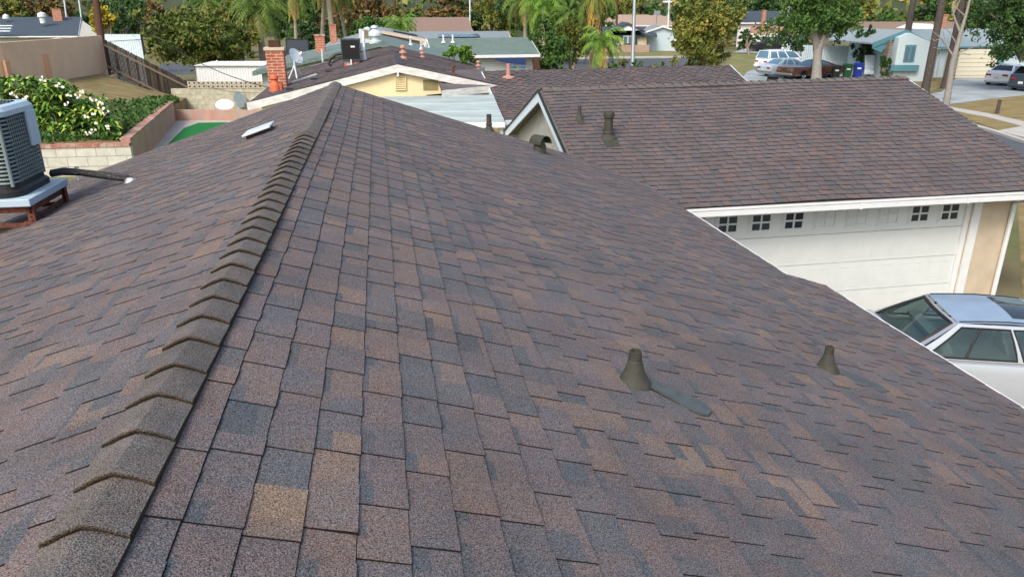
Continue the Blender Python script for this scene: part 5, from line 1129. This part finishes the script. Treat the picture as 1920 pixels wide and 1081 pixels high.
# ================================================================ vehicles
def car(name, label, loc, yaw, L_=4.7, W_=1.78, H_=1.42, belt=.93, hood=.92, trunk=1.0, xr0=-1.75, xr1=-1.05, xf1=.35, xf0=1.15, wr=.56, wb=.80, paint='carwhite', roofm=None, glass='carglass_dark', sides=((.08, .46), (.5, .93)), zb=.2, wr_=.32, wbase=(-1.38, 1.42), style='sedan', sun=False, fine=False, trim=None, cat='car', group=None, rimm='chrome', tailm='tail', interior=False, flatnose=0, quarter=False, bumper=None):
    t = thing(name, label, cat, (0, 0, 0), 0, group); h2 = L_ / 2; mw = W_ / 2; b = MB()
    st = [(-h2, zb + .18, trunk * .80, .80), (-h2 + .06, zb + .06, trunk * .93, .90), (-h2 + .25, zb, trunk, .965), (xr0, zb, max(trunk, belt), 1.0), (xr0 + .3, zb, belt, 1.0), (0, zb, belt, 1.0), (xf0 - .25, zb, belt, 1.0), (xf0 + .05, zb, hood * .99 if style != 'box' else hood, .995),
          (h2 - .75, zb, hood * .95 if not flatnose else hood, .975), (h2 - .22, zb, hood * .86 if not flatnose else hood * .98, .93), (h2 - .05, zb + .05, hood * .72 if not flatnose else hood * .94, .86), (h2, zb + .15, hood * .6 if not flatnose else hood * .85, .80)]
    rings = []
    for x, z0_, zt_, k in st:
        w = mw * k; hh = zt_ - z0_
        half = [(w * .84, z0_), (w * .97, z0_ + .08), (w, z0_ + hh * .38), (w * .995, z0_ + hh * .55), (w * .965, z0_ + hh * .84), (w * .93, zt_ - .03), (w * .86, zt_), (w * .5, zt_ + .022), (0, zt_ + .03)]
        ring_ = half + [(-y, z) for y, z in half[-2::-1]]; rings.append([Vector((x, y, z)) for y, z in ring_])
    loft(b, rings, False); n = len(rings[0]); b.poly(rings[0][::-1]); b.poly(rings[-1]); 
    body = b.build('body', M[paint], t, smooth=True)
    bz = belt + .0
    def side(s):
        def fn(u, v):
            x0 = lerp_(xr0 + .06, xf0 - .06, u); x1 = lerp_(xr1, xf1, u); k = v + .0
            return Vector((lerp_(x0, x1, v), s * (lerp_(wb, wr, v) + .035 * math.sin(math.pi * v)), lerp_(bz, H_ - .045, v)))
        return fn
    def endf(xa, xb, bow, s):
        def fn(u, v):
            y = (2 * u - 1); w = lerp_(wb, wr, v) + .02 * math.sin(math.pi * v); return Vector((lerp_(xa, xb, v) + bow * (1 - y * y), y * w, lerp_(bz, H_ - .045, v) + .02 * v * (1 - y * y)))
        return fn
    def roofn(u, v): y = 2 * v - 1; x = lerp_(xr1, xf1, u); return Vector((x + (.05 * (1 - y * y)) * (1 if u > .5 else -1) * abs(2 * u - 1), y * wr, H_ - .045 + .05 * (1 - y ** 2) * (1 if not fine else 1) + .03 * math.sin(math.pi * u)))
    NU, v0_, v1_ = 1, .06, .90
    gh = MB(); glasses = []
    for s in (1, -1):
        us = [0]; 
        for a_, c_2 in sides: us += [a_, c_2]
        us += [1]; vs_ = [0, v0_, .3, .6, v1_, 1]; sk = set()
        for i in range(len(us) - 1):
            if any(abs(us[i] - a_) < 1e-6 for a_, _ in sides): sk |= {(i, 1), (i, 2), (i, 3)}
        gh.grid(side(s), us, vs_, skip=sk)
        for a_, c_2 in sides: glasses.append(('side_window', side(s), [lerp_(a_, c_2, i / 4) for i in range(5)], [v0_, .3, .6, v1_]))
    ev = [0, .05, .3, .6, .94, 1]; eu = [0, .07, .3, .5, .7, .93, 1]; sk = {(i, j) for i in range(1, 5) for j in range(1, 4)}
    ra = endf(xr0, xr1, -.07, -1); fa = endf(xf0, xf1, .10, 1); gh.grid(ra, eu, ev, skip=sk); gh.grid(fa, eu, ev, skip=sk)
    pil = gh.build('pillars', M[paint], t, smooth=True, ang=50)
    rm_ = MB(); rm_.grid(roofn, [0, .1, .3, .5, .7, .9, 1], [0, .06, .25, .5, .75, .94, 1]); rfo = rm_.build('roof', M[roofm or paint], t, smooth=True)
    gl = glasses + [('rear_window', ra, [lerp_(.07, .93, i / 6) for i in range(7)], [.05, .3, .6, .94]), ('windshield', fa, [lerp_(.07, .93, i / 6) for i in range(7)], [.05, .3, .6, .94])]
    for nm, fn, us, vs_ in gl:
        g = MB(); g.grid(fn, us, vs_); g.build(nm, M[glass], t, smooth=True)
        if fine:
            sm = MB(); U0, U1, V0, V1 = us[0], us[-1], vs_[0], vs_[-1]; ed = [fn(u, V0) for u in us] + [fn(U1, v) for v in vs_[1:]] + [fn(u, V1) for u in us[::-1][1:]] + [fn(U0, v) for v in vs_[::-1][1:]]
            sm.tube(ed, .014 if nm == 'side_window' else .026, 6); sm.build('window_seal', M['black'], t)
    if fine:
        for s in (1, -1): e = MB(); e.tube([roofn(u, .5 + s * .47) + Z * .008 for u in (0.02, .2, .5, .8, .98)], .008, 5); e.build('drip_rail', M['black'], rfo)
        if quarter:
            for s in (1, -1):
                fn = side(s); e = MB(); a_ = sides[0][0] + .17; e.tube([fn(a_ + .02, .06) + Vector((0, s * .006, 0)), fn(a_ + .0, .5) + Vector((0, s * .006, 0)), fn(a_ - .0, .9) + Vector((0, s * .006, 0))], .016, 6); e.build('window_divider', M['black'], t)
    if sun:
        g = MB(); g.grid(lambda u, v: roofn(u, v) + Z * .006, [.58, .68, .8, .93], [.14, .3, .5, .7, .86]); g.build('sunroof', M['carglass_dark'], rfo, smooth=True)
    if interior:
        it = MB()
        it.box((xr0 + xf0) / 2, 0, belt - .12, xf0 - xr0 - .1, wb * 1.9, .04)
        it.box(xf0 - .25, 0, belt - .02, .4, wb * 1.8, .16); it.build('cabin', M['interior'], t)
        for (sx, sy) in ((-.15, .36), (-.15, -.36)):
            s_ = MB(); loft(s_, [[Vector((sx + dx - .10 * k, sy + dy * w_, belt - .15 + .42 * k)) for dx, dy in ((-.07, -.22), (.07, -.2), (.07, .2), (-.07, .22))] for k, w_ in ((0, 1), (.5, 1), (.75, .8), (.78, .5), (1.05, .5), (1.1, .42))], True); s_.build('seat', M['seat'], t, bevel=.03)
        s_ = MB(); loft(s_, [[Vector((-.95 + dx - .16 * k, dy * w_, belt - .1 + .28 * k)) for dx, dy in ((-.09, -.62), (.08, -.62), (.08, .62), (-.09, .62))] for k, w_ in ((0, 1), (.8, 1), (1, .9))], True); s_.build('rear_seat', M['seat'], t, bevel=.03)
        s_ = MB(); s_.box(-1.32, 0, belt + .0, .5, 1.2, .02); s_.build('parcel_shelf', M['seat'], t)
    for i, x in enumerate(wbase):
        for s in (1, -1):
            m_ = MB(); c = Vector((x, s * (mw - .10), wr_)); ax = Vector((0, s, 0)); m_.lathe([(wr_ * .62, -.1), (wr_ * .95, -.1), (wr_, -.06), (wr_, .07), (wr_ * .93, .115), (wr_ * .66, .12), (wr_ * .62, .10)], c, 22, ax); ty = m_.build('wheel', M['rubber'], t, smooth=True)
            m_ = MB(); m_.lathe([(wr_ * .64, .105), (wr_ * .55, .085), (wr_ * .25, .09), (wr_ * .2, .11), (0, .112)], c, 16, ax); m_.build('rim', M[rimm], ty, smooth=True)
            m_ = MB(); arc_ = [(x + math.cos(R(a)) * wr_ * 1.2, wr_ + math.sin(R(a)) * wr_ * 1.2) for a in range(0, 181, 20)]; m_.prism([Vector((p, s * (mw + .004), max(zb + .02, q))) for p, q in arc_], Vector((0, -s * .12, 0))); m_.build('wheel_arch', M['black'], body)
    for s in (1, -1):
        m_ = MB(); m_.box(-h2 + .02, s * mw * .62, trunk * .74, .10, mw * .42, .13); m_.build('tail_light', M[tailm], t, bevel=.02)
        m_ = MB(); m_.box(h2 - .07, s * mw * .58, hood * (.66 if not flatnose else .78), .14, mw * .42, .12); m_.build('headlight', M['lens'], t, bevel=.02)
        if fine or True: m_ = MB(); m_.box(xf0 - .35, s * (wb + .14), belt + .06, .1, .18, .12); m_.build('mirror', M[paint], t, bevel=.02)
    for s in (-1, 1):
        m_ = MB(); m_.box(s * (h2 - .02), 0, zb + .22, .16, W_ * .93, .17); m_.build('bumper', M[bumper or paint], t, bevel=.04)
    m_ = MB(); m_.box(-h2 - .065, 0, zb + .40, .01, .32, .16); m_.build('number_plate', M['lens'], t)
    if trim:
        for s in (1, -1): m_ = MB(); m_.box(0, s * (mw + .002), zb + .16, L_ * .9, .02, .05); m_.build('side_trim', M[trim], t)
    t.location = loc; t.rotation_euler = (0, 0, yaw); return t
def lerp_(a, b, t): return a + (b - a) * t

# near silver sedan under the eave
ca, cb_ = pz(1790, 606, 1.34), pz(1920, 613, 1.34); dv_ = (cb_ - ca); yw = math.atan2(dv_.y, dv_.x); f2 = Vector((math.cos(yw), math.sin(yw), 0)); l2 = Vector((-f2.y, f2.x, 0))
# ca lies on the near (right-hand) roof edge; the rear roof edge sits at x=-0.85 in car space
rear = pz(1740, 556, 1.36)
xr1_ = -.95; o_ = ca + l2 * .57; k_ = (pz(1752, 603, 1.34) - ca).dot(f2); o_ = o_ + f2 * (k_ - xr1_ + .30); 
car('parked_car', 'silver sedan with an oxidised blue roof parked in front of the white garage door', (o_.x, o_.y, 0), yw, L_=4.75, W_=1.78, H_=1.39, belt=.90, hood=.9, trunk=.97, xr0=-1.66, xr1=xr1_, xf1=.32, xf0=1.25, wr=.57, wb=.79, paint='silver', roofm='roofpaint', glass='carglass', sides=((.07, .50), (.53, .95)), sun=True, fine=True, interior=True, quarter=True)
gr = 'cars parked in the driveway across the street'
def cpos(x, y, z=0): p = pz(x, y, z); return p
p0, p1 = pz(1452, 153), pz(1600, 147); dv_ = p1 - p0
c1_ = pz(1516, 147.5)
car('parked_car', 'long brown two-door coupe with a dark vinyl top and whitewall-style hubcaps', (c1_.x + .35, c1_.y + .9, 0), math.atan2(.42, .91) + math.pi, L_=5.6, W_=2.0, H_=1.42, belt=.98, hood=.97, trunk=.99, xr0=-2.1, xr1=-.9, xf1=.0, xf0=.75, wr=.60, wb=.86, paint='carbrown', roofm='vinyl', glass='carglass_blue', sides=((.2, .55), (.58, .93)), wbase=(-1.55, 1.6), trim='chrome', bumper='chrome', flatnose=1, group=gr)
c2_ = pz(1462, 143)
car('parked_car', 'pale silver-blue sedan between the brown coupe and the white minivan', (c2_.x + .8, c2_.y + .7, 0), math.atan2(.38, .92), L_=5.0, W_=1.85, H_=1.42, belt=.95, hood=.92, trunk=1.0, xr0=-1.8, xr1=-1.0, xf1=.3, xf0=1.2, wr=.60, wb=.84, paint='carpale', glass='carglass_blue', sides=((.1, .27), (.31, .6), (.64, .93)), group=gr, bumper='chrome')
c3_ = pz(1456, 132)
car('parked_van', 'white minivan parked farthest back beside the lawn', (c3_.x + .7, c3_.y + .8, 0), math.atan2(.38, .92), L_=4.9, W_=1.95, H_=1.80, belt=1.08, hood=1.0, trunk=1.1, xr0=-2.35, xr1=-2.15, xf1=.55, xf0=1.5, wr=.68, wb=.88, paint='carwhite', glass='carglass_blue', sides=((.04, .27), (.31, .58), (.62, .95)), cat='van', group=gr)
c4_ = pz(1869, 160.5)
car('parked_car', 'white compact sedan with dark tinted rear glass on the driveway of the teal-trimmed house', (c4_.x + 1.5, c4_.y + 1.2, 0), math.atan2(.62, .78), L_=4.65, W_=1.78, H_=1.46, belt=.98, hood=.95, trunk=1.06, xr0=-1.85, xr1=-1.0, xf1=.35, xf0=1.3, wr=.57, wb=.82, paint='carwhite', sides=((.06, .46), (.50, .94)), rimm='black')
c5_ = pz(1950, 170)
car('parked_suv', 'dark slate car cut off by the right edge beside the white compact sedan', (c5_.x + .2, c5_.y + .6, 0), math.atan2(.5, .86), L_=4.7, W_=1.85, H_=1.65, belt=1.08, hood=1.0, trunk=1.15, xr0=-2.1, xr1=-1.7, xf1=.35, xf0=1.2, wr=.6, wb=.84, paint='carnavy', cat='car', rimm='black')
c6_ = pz(1434, 96)
car('parked_jeep', 'black boxy off-road car in front of the white gabled garage', (c6_.x, c6_.y, 0), R(195), L_=4.3, W_=2.0, H_=1.85, belt=1.2, hood=1.22, trunk=1.2, xr0=-2.0, xr1=-1.9, xf1=.25, xf0=.55, wr=.75, wb=.85, paint='carblack', flatnose=1, style='box', wr_=.42, zb=.42, cat='jeep', rimm='rubber')
c7_ = pz(1461, 95); car('parked_car', 'blue hatchback beside the black boxy car', (c7_.x + .6, c7_.y + 1, 0), R(70), paint='carblue', glass='carglass_blue', H_=1.5)
c8_ = pz(1474, 96); car('parked_car', 'silver car half hidden by the big street tree, right of the blue hatchback', (c8_.x + .8, c8_.y + .5, 0), R(60), paint='carpale', glass='carglass_blue', H_=1.5)

# ---- wheeled bins
def bin_(label, p, m, s=1.0):
    t = thing('wheeled_bin', label, 'bin', (0, 0, 0), 0, 'wheeled bins beside the brown coupe'); m_ = MB()
    def rg(w, d, z, y=0): return [Vector((sx * w / 2, sy * d / 2 + y, z)) for sx, sy in ((-1, -1), (1, -1), (1, 1), (-1, 1))]
    loft(m_, [rg(.48, .50, .06), rg(.50, .56, .5, .0), rg(.60, .72, 1.0), rg(.63, .75, 1.0), rg(.63, .75, 1.05)], True); m_.build('body', m, t, bevel=.02)
    m_ = MB(); loft(m_, [rg(.66, .78, 1.053), rg(.66, .80, 1.08), rg(.5, .6, 1.14)], True); m_.build('lid', m, t, bevel=.015)
    m_ = MB(); m_.tube([Vector((-.26, .44, 1.02)), Vector((.26, .44, 1.02))], .02, 6); m_.build('handle', m, t)
    for s_ in (-1, 1): m_ = MB(); m_.lathe([(0, -.03), (.12, -.03), (.12, .03), (0, .03)], Vector((s_ * .27, .22, .12)), 12, (1, 0, 0)); m_.build('wheel', M['rubber'], t)
    m_ = MB(); m_.box(.0, -.345, .78, .26, .01, .12); m_.build('sticker', M['metal'], t)
    t.location = (p.x, p.y, 0); t.rotation_euler = (0, 0, R(-12)); t.scale = (s, s, s); return t
bin_('black wheeled bin, nearest the brown coupe', pd(1566, 146, 59), M['binblack']); bin_('green wheeled bin between the black one and the blue one', pd(1587, 145, 59.4), M['bingreen'], 1.08); bin_('blue wheeled bin, rightmost of the three', pd(1607, 143, 59.8), M['binblue'], 1.12)

# ---- right side trees
def PB(x, y): return tuple(pz(x, y, 0))
tree('street_tree', 'big green leafy street tree standing in front of the brown coupe', PB(1530, 160), 9.0, (3.6, 3.0, 3.1), 15000, .13, 71, 'green', bark='barkgrey', tr=.38, nb=16, limbs=8, cc=tuple(pd(1540, 30, 55)), asp=.42, droop=.5)
tree('tree', 'round golden-green tree overlapping the back roof in the centre right', (pd(1320, 120, 48).x, pd(1320, 120, 48).y, 0), 6, (2.3, 2.2, 2.6), 12000, .105, 72, 'olive', tr=.16, nb=18, limbs=9, cc=tuple(pd(1322, 62, 46)))
tree('small_tree', 'dark round tree beside the black boxy car', (pd(1405, 95, 92).x, pd(1405, 95, 92).y, 0), 4, (1.6, 1.4, 1.2), 1500, .15, 73, 'deep', tr=.2, nb=7, cc=tuple(pd(1402, 74, 92)))
tree('tree', 'dark leafy tree overhanging the top right corner', PB(1990, 176), 8, (3.2, 3.0, 3.2), 12000, .12, 74, 'deep', tr=.35, nb=16, limbs=8, cc=tuple(pd(1905, 28, 50)), droop=.3)
tree('conifer_shrub', 'dark irregular pruned conifer above the green and blue bins', (pd(1632, 130, 61).x, pd(1632, 130, 61).y, 0), 4.5, (1.5, 1.2, 1.8), 4500, .10, 75, 'deep', tr=.2, nb=14, cc=tuple(pd(1628, 84, 61)), cat='shrub')
tree('shrub', 'dark upright shrub against the brick pier of the teal-trimmed house', (pd(1659, 140, 57).x, pd(1659, 140, 57).y, 0), 2.2, (.6, .6, 1.1), 1500, .10, 76, 'deep', tr=.1, nb=6, cc=tuple(pd(1659, 115, 57)), cat='shrub')
tree('shrub', 'leafy bush at the left of the street tree trunk, behind the silver-blue sedan', (pd(1505, 105, 70).x, pd(1505, 105, 70).y, 0), 2.6, (1.1, 1, 1.3), 1800, .11, 77, 'green', tr=.1, nb=7, cc=tuple(pd(1504, 92, 70)), cat='shrub')
for i, (xb, yb, xt, yt, tr_, lab) in enumerate(((1686, 152, 1716, -20, .25, 'leftmost dark leaning palm trunk in front of the teal-trimmed house'), (1733, 176, 1772, -20, .25, 'middle dark leaning palm trunk in front of the teal-trimmed house'), (1771, 165, 1806, 0, .24, 'rightmost dark leaning palm trunk, right beside the bare pale tree'))):
    b_ = pz(xb, yb, 0); tp_ = pd(xt, yt, (b_.y * c_ - (b_.z - CZ) * s_) * .995); k = (tp_.z) ; dirn = (tp_ - b_) / tp_.z; H = 11.0
    palm(lab, b_, H, 80 + i, 2.4, 20, tr=tr_, bark='palmbark', lean=(dirn.x * H, dirn.y * H), dead=3, group='leaning palms by the right-hand driveway')
# bare pale tree
bt = thing('bare_tree', 'bare pale forked tree in front of the right-hand driveway', 'tree', PB(1772, 205)); m_ = MB(); b_ = pz(1772, 205, 0); D0 = b_.y * c_ - (b_.z - CZ) * s_
def BP(x, y, k=1): return pd(x, y, D0 * k)
m_.tube([b_ - Z * .2, BP(1780, 160), BP(1786, 118), BP(1795, 85), BP(1803, 55)], [.21, .17, .15, .13, .11], 10); m_.tube([BP(1803, 55), BP(1812, 25), BP(1822, -15)], [.10, .08, .05], 8)
for seg, r_ in (([(1800, 60), (1790, 35), (1785, 10), (1797, -6)], .1), ([(1785, 30), (1794, 14), (1800, 0)], .05), ([(1789, 108), (1778, 90), (1765, 72), (1758, 66)], .09), ([(1765, 72), (1752, 76), (1744, 70)], .04), ([(1793, 100), (1815, 92), (1835, 84), (1850, 78)], .06), ([(1835, 84), (1842, 92)], .03), ([(1810, 30), (1796, 18), (1785, 8)], .05), ([(1795, 85), (1782, 62), (1771, 50)], .05), ([(1771, 72), (1768, 58), (1776, 45)], .035), ([(1792, 104), (1806, 100), (1820, 103)], .04), ([(1758, 66), (1748, 58)], .025), ([(1778, 90), (1762, 92), (1750, 88)], .03)):
    m_.tube([BP(x, y, 1 + .004 * i) for i, (x, y) in enumerate(seg)], [r_ * .7, r_ * .56, r_ * .42, r_ * .28][:len(seg)], 6)
m_.build('trunk', M['twig'], bt, smooth=True)
m_ = MB(); b_ = pz(1869, 213, 0); m_.tube([b_ - Z * .1, pd(1875, 187, b_.y * c_ + CZ * s_)], .10, 10); tag(m_.build('post', M['palmbark']), 'short dark leaning post on the lawn strip by the right-hand driveway', 'post')
# ---- middle cluster
palm('leaning palm with a pale shaggy trunk left of the street light', P_(1112, 57), 6.3, 91, 3.2, 26, tr=.3, dead=5, skirt=2.0)
palm('low palm with arching fronds just left of the street light', P_(1128, 54), 3.0, 92, 2.4, 22, 'bright', tr=.22, dead=4)
palm('tall palm among the dense trees right of the green-roofed house', P_(985, 64), 6.0, 93, 3.2, 28, tr=.2, dead=5)
palm('bright palm with a yellow hanging frond above the dense trees', P_(1020, 60), 5.4, 94, 2.8, 28, 'bright', tr=.2, dead=4)
palm('drooping palm between the dense trees and the shaggy palm', P_(1075, 58), 4.6, 95, 2.6, 26, tr=.2, dead=4)
tree('tree', 'dense dark green tree directly right of the green-roofed house', P_(1022, 52), 4.4, (1.8, 1.6, 2.0), 6500, .11, 96, 'green', tr=.15, nb=13, cc=tuple(pd(1028, 88, 52)))
tree('tree', 'dense tree with brown-tinged leaves left of the shaggy palm', P_(1072, 54), 4.2, (1.5, 1.5, 2.0), 5500, .10, 97, 'rust', tr=.15, nb=12, cc=tuple(pd(1070, 88, 54)))
tree('tree', 'dark broad tree behind the tall palm at the top centre', P_(1000, 75), 6.4, (4.2, 2.5, 3.2), 7000, .16, 98, 'deep', tr=.2, nb=15, cc=tuple(pd(1010, 30, 72)))
tree('tree', 'feathery light green tree above the solar-panelled roof', P_(905, 74), 5.6, (2.6, 1.8, 2.3), 4500, .13, 99, 'olive', tr=.2, nb=11, cc=tuple(pd(925, 28, 74)))
tree('bush', 'bright green leafy branch rising at the right end of the yellow house roof', (pd(862, 110, 31).x, pd(862, 110, 31).y, 0), 3.3, (.7, .6, .45), 1500, .075, 100, 'bright', tr=.06, nb=8, cc=tuple(pd(860, 99, 31)), cat='bush')
tree('bush', 'thin pale green sprigs hanging below the bright green branch', (pd(884, 115, 32).x, pd(884, 115, 32).y, 0), 2.7, (.55, .4, .35), 500, .06, 101, 'olive', tr=.04, nb=6, cc=tuple(pd(882, 113, 32)), cat='bush')
rd = random.Random(21)
for i, x in enumerate((1150, 1170, 1198, 1222, 1243, 1262, 1290)):
    b_ = pd(x, 118, 58); t = tree('sapling', ('low sprawling sapling in the roadside strip, number counted from the street light ' if 0 else ['thin sapling left of the street light', 'low grey-green weed at the foot of the street light', 'spiky sapling right of the street light', 'leaning sapling in front of the cream bungalow', 'sparse tall sapling below the blue gabled house', 'bushy sapling touching the golden-green tree', 'sapling in front of the golden-green tree'][i]), (b_.x, b_.y, 0), 1.5, (.5, .4, .7), 260, .09, 110 + i, 'olive' if i % 2 else 'green', tr=.03, nb=4, cc=(b_.x, b_.y, rd.uniform(.9, 1.3)), cat='sapling', group='saplings along the roadside strip')
# street light & poles
m_ = MB(); b_ = pz(1186, 124, 0); dd_ = b_.y * c_ + CZ * s_; m_.tube([b_, pd(1191, -40, dd_ * 1.01)], [.20, .15], 10); sl_ = tag(m_.build('street_light', M['galv'], smooth=True), 'tall pale grey street light pole left of the cream bungalow', 'street light')
m_ = MB(); q = pd(1191, -40, dd_ * 1.01); m_.tube([q, q + Vector((-1.2, 0, .3)), q + Vector((-2.2, 0, .35))], .05, 6); m_.build('arm', M['galv'], sl_)
m_ = MB(); m_.box(q.x - 2.4, q.y, q.z + .33, .6, .22, .12); m_.build('lamp_head', M['galv'], sl_)
for (x, yb, d, m_n, r_, lab) in ((1157, 45, 110, 'wood', .16, 'thin dark utility pole left of the street light'), (1255, 26, 120, 'metal', .12, 'thin white pole above the tan far roof'), (1476, 60, 85, 'galv', .16, 'grey pole between the blue hatchback and the black boxy car'), (738, 20, 100, 'wood', .14, 'thin dark pole above the pinkish brown roof'), (880, 20, 100, 'metal', .1, 'thin pale pole above the far brown roof')):
    m_ = MB(); p = pd(x, yb, d); xt = {1476: 1484}.get(x, x + 1); m_.tube([Vector((p.x, p.y, 0)), pd(xt, -25, d)], r_, 8); tag(m_.build('pole', M[m_n], smooth=True), lab, 'pole')
m_ = MB(); p = pd(1251, 3, 119); m_.box(p.x, p.y, p.z, 1.4, .3, .25); tag(m_.build('sign_box', M['white']), 'small white box on the thin white pole above the tan roof', 'box')
m_ = MB(); p, q_ = pd(1226, 28, 118), pd(1238, 20, 118); m_.obox(Vector((p.x, p.y, p.z)), Vector((q_.x - p.x, 0, 0)), Vector((0, .2, 0)), Z * (q_.z - p.z)); m_.tube([Vector(((p.x + q_.x) / 2, p.y + .1, 0)), Vector(((p.x + q_.x) / 2, p.y + .1, p.z))], .08, 6); tag(m_.build('road_sign', M['greyroof']), 'pale green-white board above the tan far roof', 'sign')

# ---- far belt of trees: individuals, then the hillside wood
protos = []
rd = random.Random(77)
mixes = ['green', 'deep', 'olive', 'brown', 'rust', 'green', 'deep', 'olive']
for i, mx in enumerate(mixes):
    t = tree('distant_tree', 'x', (0, 0, 0), 7, (3.0, 2.6, 3.0), 2600, .22, 200 + i, mx, tr=.25, nb=12, cc=(0, 0, 3.9)); protos.append(t)
words = {'green': 'mid green', 'deep': 'dark green', 'olive': 'golden green', 'brown': 'brown-leaved', 'rust': 'rust-tinged'}
spots = [(-60, 90), (12, 96), (38, 92), (62, 100), (92, 93), (120, 104), (150, 96), (235, 88), (262, 92), (300, 84), (340, 88), (385, 90), (420, 92), (455, 84), (520, 96), (560, 92), (600, 98), (640, 92), (690, 104), (725, 110), (765, 112), (800, 116), (838, 112), (868, 120), (905, 104), (945, 108), (990, 100), (1040, 96), (1085, 92), (1120, 120), (1150, 138), (1185, 136), (1215, 140), (1250, 134), (1285, 112), (1315, 104), (1350, 110), (1385, 122), (1420, 126), (1450, 124), (1490, 120), (1520, 112), (1560, 100), (1600, 96), (1625, 88), (1660, 92), (1690, 86), (1720, 90), (1755, 96), (1800, 92), (1840, 86), (1885, 90), (1935, 92), (2000, 90)]
near_of = ['the slate-roofed house', 'the slate roof chimney', 'the brown utility pole', 'the big rusty shrub', 'the drooping palm', 'the brick chimneys', 'the far brown roof', 'the solar-panelled roof', 'the dense palm cluster', 'the street light', 'the tan far roof', 'the golden-green tree', 'the parked black jeep', 'the big street tree', 'the brown-roofed far house', 'the top right corner tree']
cnt = {}
for i, (x, d) in enumerate(spots):
    k = rd.randrange(len(mixes)); 
    if 690 < x < 770 or 30 < x < 130: k = 3 if rd.random() < .35 else 4
    if 1600 < x < 1730: k = rd.choice((0, 5))
    pr = protos[k]; c = pr if i < 0 else copy_tree(pr); p = pd(x, 60, d); s_2 = rd.uniform(.85, 1.3) * (1.0 + (d - 90) / 160) * (.7 if 1600 < x < 1730 else 1)
    c.location = (p.x, p.y, 0); c.scale = (s_2 * rd.uniform(.9, 1.2), s_2, s_2 * rd.uniform(.85, 1.15)); c.rotation_euler = (0, 0, rd.uniform(0, 6.28))
    nm = near_of[min(15, int((x + 60) / 2080 * 16))]; key = (mixes[k], nm); cnt[key] = cnt.get(key, 0) + 1
    c['label'] = '%s distant tree %s %s' % (words[mixes[k]], ['behind', 'just right of the one behind', 'second right of the one behind', 'third right of the one behind'][min(3, cnt[key] - 1)], nm); c['group'] = 'distant trees along the top of the photo'
for pr in protos:
    for k in kids(pr): bpy.data.objects.remove(k)
    bpy.data.objects.remove(pr)
# hillside behind everything, with a continuous wood
hl = MB(); NX, NY = 60, 10
def hill(u, v): x = -420 + 840 * u; y = 150 + 330 * v; return Vector((x, y, -1 + 46 * v ** .9 + 4 * math.sin(x * .02) * v + 2 * math.sin(x * .07 + v * 8) * v))
hl.grid(hill, [i / NX for i in range(NX + 1)], [i / NY for i in range(NY + 1)]); tag(hl.build('hills', M['farmass'], smooth=True), kind='structure')
rd = random.Random(3); fw = MB()
for i in range(26000):
    u, v = rd.random(), rd.random() ** 1.6 * .75; p = hill(u, v); cl = math.sin(p.x * .21 + 3 * math.sin(p.y * .05)) * math.sin(p.y * .13 + p.x * .05); h = 3.5 + 3.0 * cl + rd.uniform(-3, 2)
    p = p + Z * max(.3, h); e = Vector((rd.gauss(0, 1), rd.gauss(0, 1), rd.gauss(0, 1))).normalized(); f_ = e.cross(Vector((rd.gauss(0, 1), rd.gauss(0, 1), rd.gauss(0, 1)))).normalized(); s = .8 * rd.uniform(.5, 1.4)
    fw.quad(p - e * s, p + f_ * s * .7, p + e * s, p - f_ * s * .7, 0, min(1, max(0, .45 + .3 * math.sin(p.x * .09 + p.y * .03) + rd.gauss(0, .16))))
tag(fw.build('woodland', L['olive']), kind='stuff')
